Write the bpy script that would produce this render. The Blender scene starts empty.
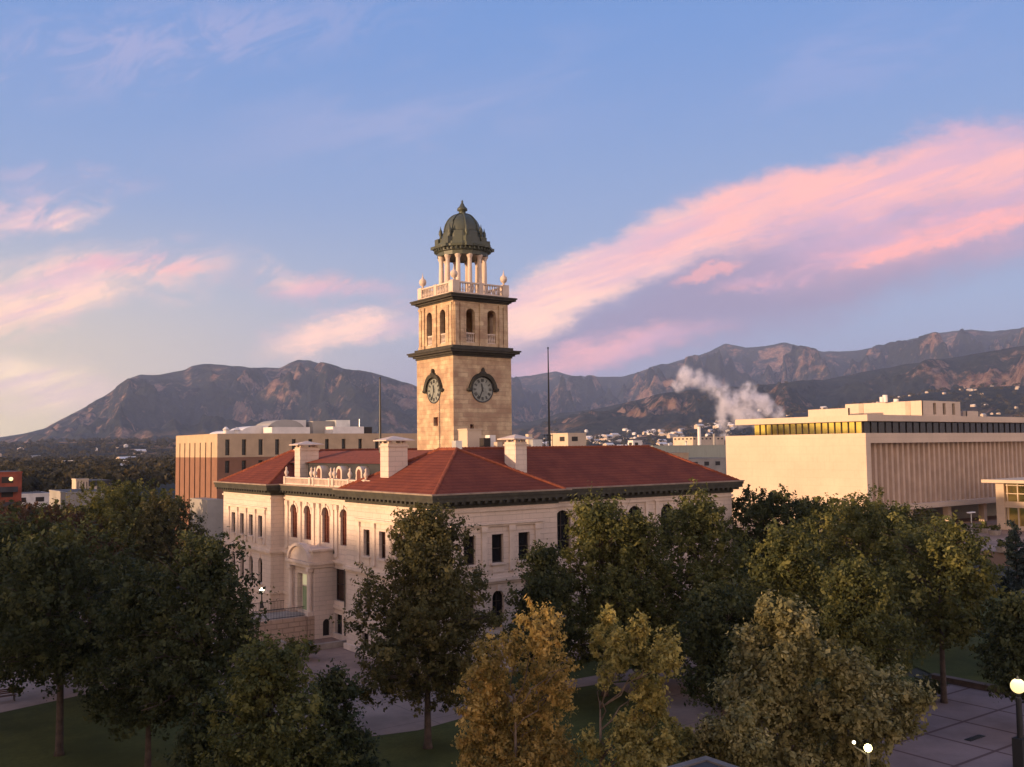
import bpy, bmesh, math, random
import numpy as np
from mathutils import Vector, Matrix
from mathutils.geometry import tessellate_polygon
rad = math.radians
S = bpy.context.scene
COL = S.collection

# ------------------------------------------------------------------ camera
FOC, PITCH, ROLL, YAW, EYE = 970.0, rad(3.79), rad(-.68), rad(54.05), 19.0
Fw = np.array([math.cos(YAW)*math.cos(PITCH), math.sin(YAW)*math.cos(PITCH), math.sin(PITCH)])
Rt0 = np.array([math.sin(YAW), -math.cos(YAW), 0.0]); Up0 = np.cross(Rt0, Fw)
Rt = math.cos(ROLL)*Rt0+math.sin(ROLL)*Up0; Up = math.cos(ROLL)*Up0-math.sin(ROLL)*Rt0
CAM = np.array([0, 0, EYE])
cd = bpy.data.cameras.new('camera'); cam = bpy.data.objects.new('camera', cd); COL.objects.link(cam)
cd.sensor_width = 36; cd.lens = FOC*36/1024; cd.clip_start = .3; cd.clip_end = 60000
cam.matrix_world = Matrix(((Rt[0], Up[0], -Fw[0], 0), (Rt[1], Up[1], -Fw[1], 0), (Rt[2], Up[2], -Fw[2], EYE), (0, 0, 0, 1)))
S.camera = cam

def ray(x, y): return (x-512)*Rt-(y-383.5)*Up+FOC*Fw
def at(x, y, X=None, Y=None, Z=None, D=None):
    """world point seen in direction (x,y) on the plane X=, Y=, Z= or at horizontal distance D"""
    d = ray(x, y)
    if X is not None: t = X/d[0]
    elif Y is not None: t = Y/d[1]
    elif Z is not None: t = (Z-EYE)/d[2]
    else: t = D/math.hypot(d[0], d[1])
    return Vector(CAM+t*d)

# ------------------------------------------------------------------ light
SUN_EL, SUN_AZ = rad(5.0), rad(8.0)     # the sun stands low in the east (-X), a little south (+Y)
sdir = Vector((-math.cos(SUN_AZ)*math.cos(SUN_EL), math.sin(SUN_AZ)*math.cos(SUN_EL), math.sin(SUN_EL)))
sl = bpy.data.lights.new('sun', 'SUN'); sl.energy = 4.5; sl.angle = rad(1.0); sl.color = (1.0, .65, .37)
so = bpy.data.objects.new('sun', sl); COL.objects.link(so)
so.rotation_euler = sdir.to_track_quat('Z', 'Y').to_euler()
S.view_settings.view_transform = 'Standard'; S.view_settings.look = 'None'
S.view_settings.exposure = 0.47; S.view_settings.gamma = 1.0; S.cycles.volume_bounces = 3
try: S.view_settings.use_curve_mapping = False
except Exception: pass

W = bpy.data.worlds.new('World'); S.world = W; W.use_nodes = True
nt = W.node_tree; nt.nodes.clear()
class G:
    """tiny expression helper over shader nodes"""
    def __init__(s, nt): s.nt = nt
    def n(s, t, **k):
        o = s.nt.nodes.new(t)
        for a, b in k.items(): setattr(o, a, b)
        return o
    def put(s, sock, v):
        if isinstance(v, bpy.types.NodeSocket): s.nt.links.new(v, sock)
        elif v is not None: sock.default_value = v
    def m(s, op, a, b=None, c=None, clamp=False):
        o = s.n('ShaderNodeMath', operation=op, use_clamp=clamp)
        s.put(o.inputs[0], a)
        if b is not None: s.put(o.inputs[1], b)
        if c is not None: s.put(o.inputs[2], c)
        return o.outputs[0]
    def v(s, op, a, b=None, out=0):
        o = s.n('ShaderNodeVectorMath', operation=op); s.put(o.inputs[0], a)
        if b is not None: s.put(o.inputs[1], b)
        return o.outputs[out]
    def xyz(s, x=0, y=0, z=0):
        o = s.n('ShaderNodeCombineXYZ'); s.put(o.inputs[0], x); s.put(o.inputs[1], y); s.put(o.inputs[2], z); return o.outputs[0]
    def sep(s, v):
        o = s.n('ShaderNodeSeparateXYZ'); s.put(o.inputs[0], v); return o.outputs
    def noise(s, vec, scale=1, detail=4, rough=.5, dist=0, col=False):
        o = s.n('ShaderNodeTexNoise'); s.put(o.inputs['Vector'], vec); s.put(o.inputs['Scale'], scale)
        s.put(o.inputs['Detail'], detail); s.put(o.inputs['Roughness'], rough); s.put(o.inputs['Distortion'], dist)
        return o.outputs['Color' if col else 'Fac']
    def rng(s, v, a, b, c=0, d=1, smooth=True):
        o = s.n('ShaderNodeMapRange', interpolation_type='SMOOTHSTEP' if smooth else 'LINEAR')
        s.put(o.inputs[0], v); s.put(o.inputs[1], a); s.put(o.inputs[2], b); s.put(o.inputs[3], c); s.put(o.inputs[4], d)
        return o.outputs[0]
    def mix(s, f, a, b, mode='MIX'):
        o = s.n('ShaderNodeMix', data_type='RGBA', blend_type=mode)
        s.put(o.inputs[0], f)
        for sock, v in ((o.inputs[6], a), (o.inputs[7], b)):
            s.put(sock, (*v, 1) if isinstance(v, tuple) and len(v) == 3 else v)
        return o.outputs[2]
    def geo(s): return s.n('ShaderNodeTexCoord').outputs['Object']

def build_sky():
    g = G(nt)
    sky = g.n('ShaderNodeTexSky', sky_type='NISHITA', sun_disc=False)
    sky.sun_elevation = SUN_EL; sky.sun_rotation = math.atan2(sdir.x, sdir.y)
    sky.air_density = 1.0; sky.dust_density = 1.2; sky.ozone_density = 2.5; sky.altitude = 1800
    d = g.n('ShaderNodeTexCoord').outputs['Generated']
    fwd = g.v('DOT_PRODUCT', d, (math.cos(YAW), math.sin(YAW), 0), out=1)
    rgt = g.v('DOT_PRODUCT', d, (math.sin(YAW), -math.cos(YAW), 0), out=1)
    zz = g.sep(d)[2]
    f = g.m('MAXIMUM', fwd, .05)
    u = g.m('DIVIDE', rgt, f); w = g.m('DIVIDE', zz, f)
    front = g.rng(fwd, .1, .4)
    # evening-pink belt over the blue
    tint = g.mix(g.rng(zz, .02, .42), (1.25, 1.0, .98), (.96, 1.0, 1.42))
    base = g.mix(1.0, sky.outputs[0], tint, 'MULTIPLY')
    lift = g.mix(g.rng(zz, .0, .16), SKY_LO, SKY_MID); lift = g.mix(g.rng(zz, .12, .46), lift, SKY_HI)
    lift = g.mix(g.m('MULTIPLY', g.rng(u, -.70, .15, 1, 0), g.rng(zz, .02, .26, 1, 0)), lift, SKY_WARM)
    sunward = g.v('DOT_PRODUCT', d, (-math.cos(SUN_AZ), math.sin(SUN_AZ), 0), out=1)
    lift = g.mix(g.m('MULTIPLY', g.rng(fwd, .35, -.3), g.rng(zz, .9, .2)), lift, sc(1.45, 1.06, .86))
    lift = g.mix(g.m('MULTIPLY', g.rng(sunward, .45, .95), g.rng(zz, .6, .05)), lift, sc(1.5, .95, .42))
    base = g.mix(SKY_MIX, base, lift)
    # clouds: stretched blobs broken up by streaky noise, in directions of the sky
    P = g.xyz(u, w, 0)
    def rot(a, sx, sy):
        c, s_ = math.cos(a), math.sin(a)
        x = g.m('ADD', g.m('MULTIPLY', u, c*sx), g.m('MULTIPLY', w, s_*sx))
        y = g.m('ADD', g.m('MULTIPLY', u, -s_*sy), g.m('MULTIPLY', w, c*sy))
        return g.xyz(x, y, .3)
    st = rot(rad(14), 3.2, 11.0)
    n1 = g.noise(st, 1.6, 9, .58, .5)
    n2 = g.noise(rot(rad(20), 7, 13), 1.9, 8, .62, .7)
    wn = g.noise(g.xyz(g.m('MULTIPLY', u, 4.5), g.m('MULTIPLY', w, 8), 4.1), 1.3, 8, .66, 0, True)
    wn = g.sep(wn)
    uu = g.m('ADD', u, g.m('MULTIPLY', g.m('SUBTRACT', wn[0], .5), .11))
    ww = g.m('ADD', w, g.m('MULTIPLY', g.m('SUBTRACT', wn[1], .5), .085))
    def px2(x, y):
        r_ = ray(x, y); q = r_[0]*math.cos(YAW)+r_[1]*math.sin(YAW)
        return (r_[0]*math.sin(YAW)-r_[1]*math.cos(YAW))/q, r_[2]/q
    def blob(x, y, a, b, ang, soft=.9):
        cu, cw = px2(x, y); a /= 970; b /= 970; t = rad(ang); c, s_ = math.cos(t), math.sin(t)
        du = g.m('SUBTRACT', uu, cu); dw = g.m('SUBTRACT', ww, cw)
        p = g.m('DIVIDE', g.m('ADD', g.m('MULTIPLY', du, c), g.m('MULTIPLY', dw, s_)), a)
        q = g.m('DIVIDE', g.m('SUBTRACT', g.m('MULTIPLY', dw, c), g.m('MULTIPLY', du, s_)), b)
        r2 = g.m('SQRT', g.m('ADD', g.m('MULTIPLY', p, p), g.m('MULTIPLY', q, q)))
        return g.rng(r2, 1-soft, 1.05, 1, 0)
    n3 = g.noise(rot(rad(17), 2.4, 19), 1.7, 10, .62, .12); n4 = g.noise(rot(rad(12), 9, 26), 2.1, 7, .66, .1)
    out = base
    for (x, y, a, b, ang, soft, colr, dens, lo, hi, nz) in CLOUDS:
        m = blob(x, y, a, b, ang, soft)
        k = g.rng(n1 if nz == 1 else n2, lo, hi)
        e = g.m('MULTIPLY', g.m('MULTIPLY', m, dens), g.m('ADD', g.m('MULTIPLY', k, .85), g.m('MULTIPLY', m, .15)))
        e = g.m('MULTIPLY', e, front, clamp=True)
        if colr[0] > .5*k_ and b > 12:   # mauve shadow side and grain inside the lit clouds
            colr = g.mix(g.m('MULTIPLY', g.rng(n3, .42, .62), .55), colr, (LAV[0]*1.9, LAV[1]*1.55, LAV[2]*1.5))
            e = g.m('MULTIPLY', e, g.rng(n4, .68, .38, .66, 1))
        out = g.mix(e, out, colr)
    bg = g.n('ShaderNodeBackground'); g.put(bg.inputs[0], out); bg.inputs[1].default_value = SKY_STR
    o = g.n('ShaderNodeOutputWorld'); nt.links.new(bg.outputs[0], o.inputs[0])
SKY_STR = .1
k_ = 1/SKY_STR
def sc(r, g_, b, s=1.0): return (r*k_*s, g_*k_*s, b*k_*s)
SKY_LO, SKY_MID, SKY_HI, SKY_WARM, SKY_MIX = sc(.25, .235, .35), sc(.265, .335, .50), sc(.128, .25, .53), sc(.80, .62, .36), .9
PK, PKL, LAV, CRM, ORG = sc(.84, .41, .38), sc(.98, .60, .47), sc(.26, .215, .33), sc(1.0, .72, .46), sc(.88, .37, .34)
CLOUDS = [  # x, y, half length, half height, angle, softness, colour, density, noise lo, hi, noise set
    (150, 40, 360, 70, 8, .95, sc(.36, .34, .52), .55, .42, .62, 2),
    (420, 110, 320, 80, 10, .95, sc(.34, .34, .52), .4, .42, .66, 1),
    (850, 60, 300, 70, 12, .95, sc(.30, .32, .54), .35, .42, .66, 1),
    (800, 280, 430, 66, 13, .75, LAV, .9, .12, .36, 1),
    (620, 345, 260, 40, 5, .85, LAV, .7, .2, .45, 1),
    (960, 200, 330, 82, 13, .75, sc(.60, .33, .40), .9, .12, .38, 1),
    (548, 296, 110, 44, 24, .6, PKL, 1.0, .05, .30, 1),
    (640, 258, 200, 40, 22, .65, PKL, 1.0, .10, .36, 1),
    (770, 212, 280, 46, 19, .7, PK, 1.0, .12, .38, 1),
    (860, 178, 290, 40, 14, .8, PK, .9, .15, .42, 1),
    (1000, 160, 200, 46, 8, .85, PK, .8, .2, .48, 2),
    (940, 232, 170, 20, 13, .7, ORG, 1.0, .22, .46, 2),
    (810, 268, 130, 13, 15, .7, ORG, .8, .3, .5, 2),
    (700, 282, 50, 8, 20, .7, ORG, .6, .3, .5, 2),
    (345, 332, 120, 24, 6, .7, PKL, 1.0, .12, .38, 1),
    (600, 352, 150, 22, 7, .75, sc(.80, .38, .40), .9, .25, .48, 1),
    (300, 284, 60, 20, -20, 1.0, PKL, .7, .36, .56, 2),
    (350, 292, 130, 26, -4, .9, PK, .75, .32, .55, 2),
    (70, 280, 200, 44, 6, .85, PKL, 1.0, .38, .55, 2),
    (130, 268, 110, 18, -4, .85, PK, .9, .36, .56, 2),
    (20, 312, 150, 34, 12, .85, sc(1.0, .62, .44), .95, .32, .5, 1),
    (38, 213, 90, 22, 5, .95, PKL, 1.0, .32, .5, 2),
    (30, 385, 160, 38, -4, .9, CRM, .95, .3, .5, 1),
    (60, 185, 120, 20, 0, .9, sc(.5, .38, .5), .5, .4, .6, 2),
]
build_sky()

# ------------------------------------------------------------------ materials
MATS = {}
def mat(name, col, rough=.8, spec=.3, var=.12, scale=.6, bump=0, bscale=8, col2=None, metal=0, emit=None, estr=0, trans=0, fine=0, kind=None, **kw):
    if name in MATS: return MATS[name]
    m = bpy.data.materials.new(name); m.use_nodes = True; MATS[name] = m
    nt = m.node_tree; b = nt.nodes['Principled BSDF']; g = G(nt)
    co = g.geo()
    n = g.noise(co, scale, 5, .6)
    c2 = col2 or tuple(c*(1-var*2.2) for c in col)
    f = g.rng(n, .3, .7)
    c = g.mix(f, c2, col)
    if fine:
        n3 = g.noise(co, scale*14, 4, .7)
        c = g.mix(g.m('MULTIPLY', g.rng(n3, .35, .75), fine), c, tuple(x*.55 for x in col))
    h = None
    x, y, z = g.sep(co)
    if kw.get('stain'):
        s1 = g.noise(g.xyz(g.m('MULTIPLY', g.m('ADD', x, y), 1.1), g.m('MULTIPLY', z, .10), g.m('SUBTRACT', x, y)), 1.5, 6, .65); s2 = g.noise(co, .35, 6, .7)
        c = g.mix(g.m('MULTIPLY', g.rng(s1, .5, .78), kw['stain']), c, tuple(q*.5 for q in col)); c = g.mix(g.m('MULTIPLY', g.rng(s2, .52, .72), kw['stain']*.8), c, tuple(q*.62 for q in col))
    if kind in ('ashlar', 'brick', 'tile'):
        u = g.m('ADD', x, y)
        bt = g.n('ShaderNodeTexBrick'); g.put(bt.inputs['Vector'], g.xyz(u, z, 0))
        bt.inputs['Scale'].default_value = 1
        bw, bh, ms = kw.get('brick', (1.3, .46, .03))
        bt.inputs['Brick Width'].default_value = bw; bt.inputs['Row Height'].default_value = bh
        bt.inputs['Mortar Size'].default_value = ms; bt.inputs['Mortar Smooth'].default_value = .4
        bt.inputs['Color1'].default_value = (1, 1, 1, 1); bt.inputs['Color2'].default_value = (.0, .0, .0, 1)
        bt.inputs['Mortar'].default_value = (.5, .5, .5, 1)
        tone = g.sep(bt.outputs['Color'])[0]
        c = g.mix(g.m('MULTIPLY', tone, kw.get('tonef', .22)), c, kw.get('tone', tuple(q*.72 for q in col)))
        c = g.mix(g.m('MULTIPLY', bt.outputs['Fac'], kw.get('mort', .45)), c, tuple(q*.45 for q in col))
        h = g.m('MULTIPLY', bt.outputs['Fac'], -1.0)
    if kind == 'streak':
        s_ = g.noise(g.xyz(g.m('MULTIPLY', g.m('ADD', x, y), 1.2), g.m('MULTIPLY', z, .12), 0), 1.3, 5, .6)
        c = g.mix(g.m('MULTIPLY', g.rng(s_, .45, .8), .5), c, tuple(q*.6 for q in col))
    if kind == 'grid':
        gx, gy = kw['grid']
        def line(t, p, wd):
            fr = g.m('FRACT', g.m('DIVIDE', t, p)); dd = g.m('ABSOLUTE', g.m('SUBTRACT', fr, .5))
            return g.rng(dd, .5-wd/p, .5-wd/p*.4)
        ln = g.m('MAXIMUM', line(x, gx, kw['lw']), line(y, gy, kw['lw']))
        c = g.mix(g.m('MULTIPLY', ln, .75), c, kw.get('lc', tuple(q*.4 for q in col)))
    if kind == 'slots':   # window bands of far blocks
        pass
    g.put(b.inputs['Base Color'], c)
    b.inputs['Roughness'].default_value = rough; b.inputs['Specular IOR Level'].default_value = spec
    b.inputs['Metallic'].default_value = metal
    if bump:
        bn = g.n('ShaderNodeBump'); bn.inputs['Strength'].default_value = bump
        bn.inputs['Distance'].default_value = kw.get('bdist', .05)
        hn = g.noise(co, bscale, 6, .6)
        g.put(bn.inputs['Height'], hn if h is None else g.m('ADD', g.m('MULTIPLY', h, 1.0), g.m('MULTIPLY', hn, .4)))
        nt.links.new(bn.outputs[0], b.inputs['Normal'])
    if emit:
        b.inputs['Emission Color'].default_value = (*emit, 1); b.inputs['Emission Strength'].default_value = estr
    return m

def leafmat(name, cols, trans=.35):
    m = bpy.data.materials.new(name); m.use_nodes = True; nt = m.node_tree; g = G(nt)
    b = nt.nodes['Principled BSDF']; out = nt.nodes['Material Output']
    a = g.n('ShaderNodeAttribute', attribute_name='var').outputs['Fac']
    c = g.mix(g.rng(a, 0, .5, smooth=False), cols[0], cols[1]); c = g.mix(g.rng(a, .5, 1, smooth=False), c, cols[2])
    n = g.noise(g.geo(), .45, 3, .5)
    c = g.mix(g.rng(n, .4, .65, 0, .5), c, cols[0])
    g.put(b.inputs['Base Color'], c); b.inputs['Roughness'].default_value = .65; b.inputs['Specular IOR Level'].default_value = .12
    t = g.n('ShaderNodeBsdfTranslucent'); g.put(t.inputs[0], g.mix(1.0, c, (1.3, 1.15, .7), 'MULTIPLY'))
    mx = g.n('ShaderNodeMixShader'); mx.inputs[0].default_value = trans
    nt.links.new(b.outputs[0], mx.inputs[1]); nt.links.new(t.outputs[0], mx.inputs[2]); nt.links.new(mx.outputs[0], out.inputs[0])
    return m

M = dict(
 stone=mat('pale_ashlar', (.69, .55, .465), kind='ashlar', brick=(1.5, .47, .022), bump=.6, var=.07, scale=.25, mort=.5, tonef=.2, fine=.16, stain=.24),
 rough=mat('rusticated_stone', (.50, .35, .26), kind='ashlar', brick=(1.2, .5, .05), bump=.9, var=.1, scale=.4, mort=.6, tonef=.2, fine=.2),
 trim=mat('carved_stone', (.70, .56, .47), bump=.35, bscale=5, var=.1, scale=.7, fine=.2),
 tower=mat('tower_stone', (.68, .52, .33), kind='ashlar', brick=(1.3, .5, .03), bump=.7, var=.16, scale=.75, col2=(.36, .225, .145), mort=.4, stain=.5, tonef=.55, tone=(.30, .18, .12), fine=.35),
 white=mat('white_stone', (.66, .52, .43), bump=.3, var=.1, scale=1.0, fine=.25),
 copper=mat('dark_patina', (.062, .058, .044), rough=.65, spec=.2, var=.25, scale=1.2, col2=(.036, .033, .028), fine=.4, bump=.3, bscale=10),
 darkstone=mat('dark_cornice', (.060, .052, .042), rough=.7, var=.2, scale=1.2, fine=.4, bump=.3),  # dark tone with random grain for the tower cornices
 reflglass=mat('warm_reflection_glass', (.055, .026, .020), rough=.22, spec=.4, var=.3, scale=1.5),  # warm reflection in the east panes painted into the glass colour
 dome=mat('dome_patina', (.062, .070, .047), rough=.5, spec=.45, scale=.9, col2=(.055, .06, .045), fine=.5, bump=.4, bscale=7),
 tile=mat('red_roof', (.235, .068, .043), rough=.92, spec=.05, col2=(.15, .045, .034), kind='ashlar', brick=(.5, .24, .04), bump=.9, var=.15, scale=.5, mort=.5, tonef=.3, fine=.3, stain=.4),
 ridge=mat('ridge_tile', (.27, .08, .045), spec=.08, var=.15, scale=2, bump=.4),
 slate=mat('slate', (.045, .045, .055), rough=.6, kind='ashlar', brick=(.5, .25, .02), bump=.5, var=.2),
 glass=mat('dark_glass', (.012, .012, .015), rough=.12, spec=.35, var=.1),
 glass2=mat('bronze_reflection_glass', (.80, .66, .22), rough=.08, spec=1.0, var=.1, metal=1),  # bronze tint with the sunrise reflection painted in as yellow metal colour
 redwin=mat('red_window', (.14, .045, .032), rough=.45, var=.2, scale=2),
 frame=mat('dark_frame', (.05, .035, .03), rough=.5),
 dial=mat('clock_dial', (.27, .28, .25), rough=.4, var=.15, scale=1.4),
 iron=mat('black_iron', (.02, .02, .02), rough=.5, spec=.5),
 brick=mat('red_brick', (.25, .125, .08), kind='ashlar', brick=(.6, .2, .02), bump=.3, var=.08, mort=.2, tonef=.15),
 tanbrick=mat('tan_brick', (.52, .37, .24), kind='ashlar', brick=(.6, .2, .02), bump=.3, var=.07, mort=.2, tonef=.12),
 beige=mat('beige_concrete', (.61, .47, .36), bump=.25, var=.06, scale=.10, kind='ashlar', brick=(3.1, 1.55, .035), mort=.22, tonef=.08, fine=.10, stain=.16),
 rib=mat('ribbed_concrete', (.50, .365, .28), bump=.2, var=.08, scale=.4),
 slot=mat('dark_slot', (.03, .022, .02), rough=.6),
 metal=mat('light_metal', (.62, .60, .58), rough=.35, metal=.5, var=.15, scale=.5),
 whitep=mat('white_paint', (.72, .66, .62), rough=.6, var=.08),
 asphalt=mat('asphalt', (.055, .05, .05), bump=.3, bscale=30, var=.2, scale=.2, fine=.3),
 paving=mat('plaza_paving', (.35, .24, .19), spec=.08, kind='grid', grid=(6.0, 6.0), lw=.05, bump=.3, bscale=20, var=.2, scale=.15, fine=.25),
 paving2=mat('square_paving', (.25, .185, .18), spec=.08, kind='grid', grid=(4.6, 4.6), lw=.16, lc=(.07, .035, .035), bump=.3, bscale=20, var=.15, scale=.2, fine=.2),
 kerb=mat('kerb_stone', (.36, .30, .26), bump=.3, stain=.3, var=.15, scale=1),
 brickwall=mat('dark_red_wall', (.12, .085, .07), bump=.3, var=.2, scale=1),
 grass=mat('lawn_grass', (.095, .098, .032), col2=(.050, .056, .020), bump=1, bscale=25, scale=.22, fine=.6, rough=.9, spec=.05),
 bark=mat('bark', (.10, .07, .055), bump=.9, bscale=14, var=.25, scale=2, fine=.3),
 palebark=mat('pale_bark', (.22, .16, .12), bump=.9, bscale=14, var=.25, scale=2, fine=.3),
 wood=mat('bench_wood', (.12, .05, .03), rough=.6, var=.2, scale=3),
 orange=mat('orange_panel', (.30, .075, .045), var=.15),
 greyb=mat('grey_concrete', (.34, .31, .28), var=.12, scale=.15, bump=.1),
 green=mat('pale_green_cladding', (.36, .36, .29), var=.06, scale=.05, kind='streak'),
 cream=mat('cream_render', (.56, .44, .33), var=.08, scale=.2),
 darkroof=mat('dark_roofing', (.06, .055, .06), var=.2, scale=.2),
 lamp=mat('lamp_globe', (.9, .85, .7), emit=(1, .76, .30), estr=1.0),
 lampw=mat('white_lamp_globe', (.9, .88, .8), emit=(1, .86, .62), estr=2.6),
 flood=mat('flood_lens', (.9, .85, .6), emit=(1, .80, .35), estr=12),
 tramp=mat('lit_transom', (.42, .40, .27), rough=.3, emit=(.9, .8, .45), estr=.28),
 gdoor=mat('green_glass', (.16, .19, .11), rough=.15, spec=.6, emit=(.5, .6, .3), estr=.06),
)

# ------------------------------------------------------------------ mesh builder
class MB:
    def __init__(s): s.v = []; s.f = []
    def add(s, vs, fs):
        o = len(s.v); s.v += [tuple(p) for p in vs]; s.f += [tuple(i+o for i in f) for f in fs]; return s
    def box(s, x0, y0, z0, x1, y1, z1):
        x0, x1 = sorted((x0, x1)); y0, y1 = sorted((y0, y1)); z0, z1 = sorted((z0, z1))
        return s.add([(x0,y0,z0),(x1,y0,z0),(x1,y1,z0),(x0,y1,z0),(x0,y0,z1),(x1,y0,z1),(x1,y1,z1),(x0,y1,z1)],
                     [(3,2,1,0),(4,5,6,7),(0,1,5,4),(1,2,6,5),(2,3,7,6),(3,0,4,7)])
    def prism(s, poly, z0, z1, cap=True):
        """poly CCW"""
        n = len(poly); vs = [(x, y, z0) for x, y in poly]+[(x, y, z1) for x, y in poly]
        fs = [(i, (i+1) % n, (i+1) % n+n, i+n) for i in range(n)]
        if cap:
            tr = tessellate_polygon([[Vector((x, y, 0)) for x, y in poly]])
            for a, b, c in tr:
                A, B, Cc = poly[a], poly[b], poly[c]
                if (B[0]-A[0])*(Cc[1]-A[1])-(B[1]-A[1])*(Cc[0]-A[0]) < 0: a, c = c, a
                fs += [(a+n, b+n, c+n), (c, b, a)]
        return s.add(vs, fs)
    def cyl(s, c, r, z0, z1, n=12, r1=None, cap=True):
        return s.lathe(c, [(r, z0), (r if r1 is None else r1, z1)], n, cap)
    def lathe(s, c, prof, n=16, cap=True, ph=0.0):
        vs = []; fs = []
        for r, z in prof:
            for i in range(n):
                a = 2*math.pi*i/n+ph; vs.append((c[0]+r*math.cos(a), c[1]+r*math.sin(a), z))
        for k in range(len(prof)-1):
            for i in range(n):
                j = (i+1) % n; fs.append((k*n+i, k*n+j, (k+1)*n+j, (k+1)*n+i))
        if cap:
            fs.append(tuple(range(n-1, -1, -1))); fs.append(tuple((len(prof)-1)*n+i for i in range(n)))
        return s.add(vs, fs)
    def tube(s, pts, rs, n=7):
        vs = []; fs = []; pts = [Vector(p) for p in pts]
        if not hasattr(rs, '__len__'): rs = [rs]*len(pts)
        for k, p in enumerate(pts):
            t = (pts[min(k+1, len(pts)-1)]-pts[max(k-1, 0)]).normalized()
            a = t.cross(Vector((.31, .17, .93)) if abs(t.z) < .9 else Vector((1, .1, 0))).normalized(); b = t.cross(a)
            for i in range(n):
                q = 2*math.pi*i/n; vs.append(p+(a*math.cos(q)+b*math.sin(q))*rs[k])
        for k in range(len(pts)-1):
            for i in range(n):
                j = (i+1) % n; fs.append((k*n+i, k*n+j, (k+1)*n+j, (k+1)*n+i))
        fs.append(tuple(range(n-1, -1, -1))); fs.append(tuple((len(pts)-1)*n+i for i in range(n)))
        return s.add(vs, fs)
    def ball(s, c, r, n=12, m=8, sz=1):
        pr = [(max(r*math.sin(math.pi*k/m), .001), c[2]-r*sz*math.cos(math.pi*k/m)) for k in range(m+1)]
        return s.lathe(c, pr, n)
    def facade(s, P, u, nrm, L, z0, z1, ops, depth=.35, t=None):
        """wall sheet with real openings; ops (s0,s1,za,zb,arch). P start, u along, nrm outward"""
        P = Vector((P[0], P[1], 0)); u = Vector((*u, 0)); nn = Vector((*nrm, 0))
        loops = [[(0, z0), (L, z0), (L, z1), (0, z1)]]
        for op in ops: loops.append(opening(*op))
        flat = [p for l in loops for p in l]
        tr = tessellate_polygon([[Vector((a, b, 0)) for a, b in l] for l in loops])
        W3 = lambda p, d=0: P+u*p[0]+Vector((0, 0, p[1]))-nn*d
        up = Vector((0, 0, 1)); want = nn
        fs = []
        for a, b, c in tr:
            A, B, Cc = W3(flat[a]), W3(flat[b]), W3(flat[c])
            if (B-A).cross(Cc-A).dot(want) < 0: a, c = c, a
            fs.append((a, b, c))
        s.add([W3(p) for p in flat], fs)
        for l in loops[1:]:
            n = len(l); s.add([W3(p, 0) for p in l]+[W3(p, depth) for p in l], [(i, (i+1) % n, (i+1) % n+n, i+n) for i in range(n)])
        return s
    def build(s, name, m, parent=None, smooth=False, base=None):
        me = bpy.data.meshes.new(name)
        off = Vector((0, 0, 0))
        if parent is not None: off = Vector(parent['_org'])
        vs = [(v[0]-off.x, v[1]-off.y, v[2]-off.z) for v in s.v]
        me.from_pydata(vs, [], s.f); me.materials.append(m)
        if smooth: me.polygons.foreach_set('use_smooth', [True]*len(me.polygons))
        me.update(); o = bpy.data.objects.new(name, me); COL.objects.link(o)
        if parent is not None:
            o.parent = parent; o['_org'] = tuple(off)
        else: o['_org'] = (0, 0, 0)
        return o

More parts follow.
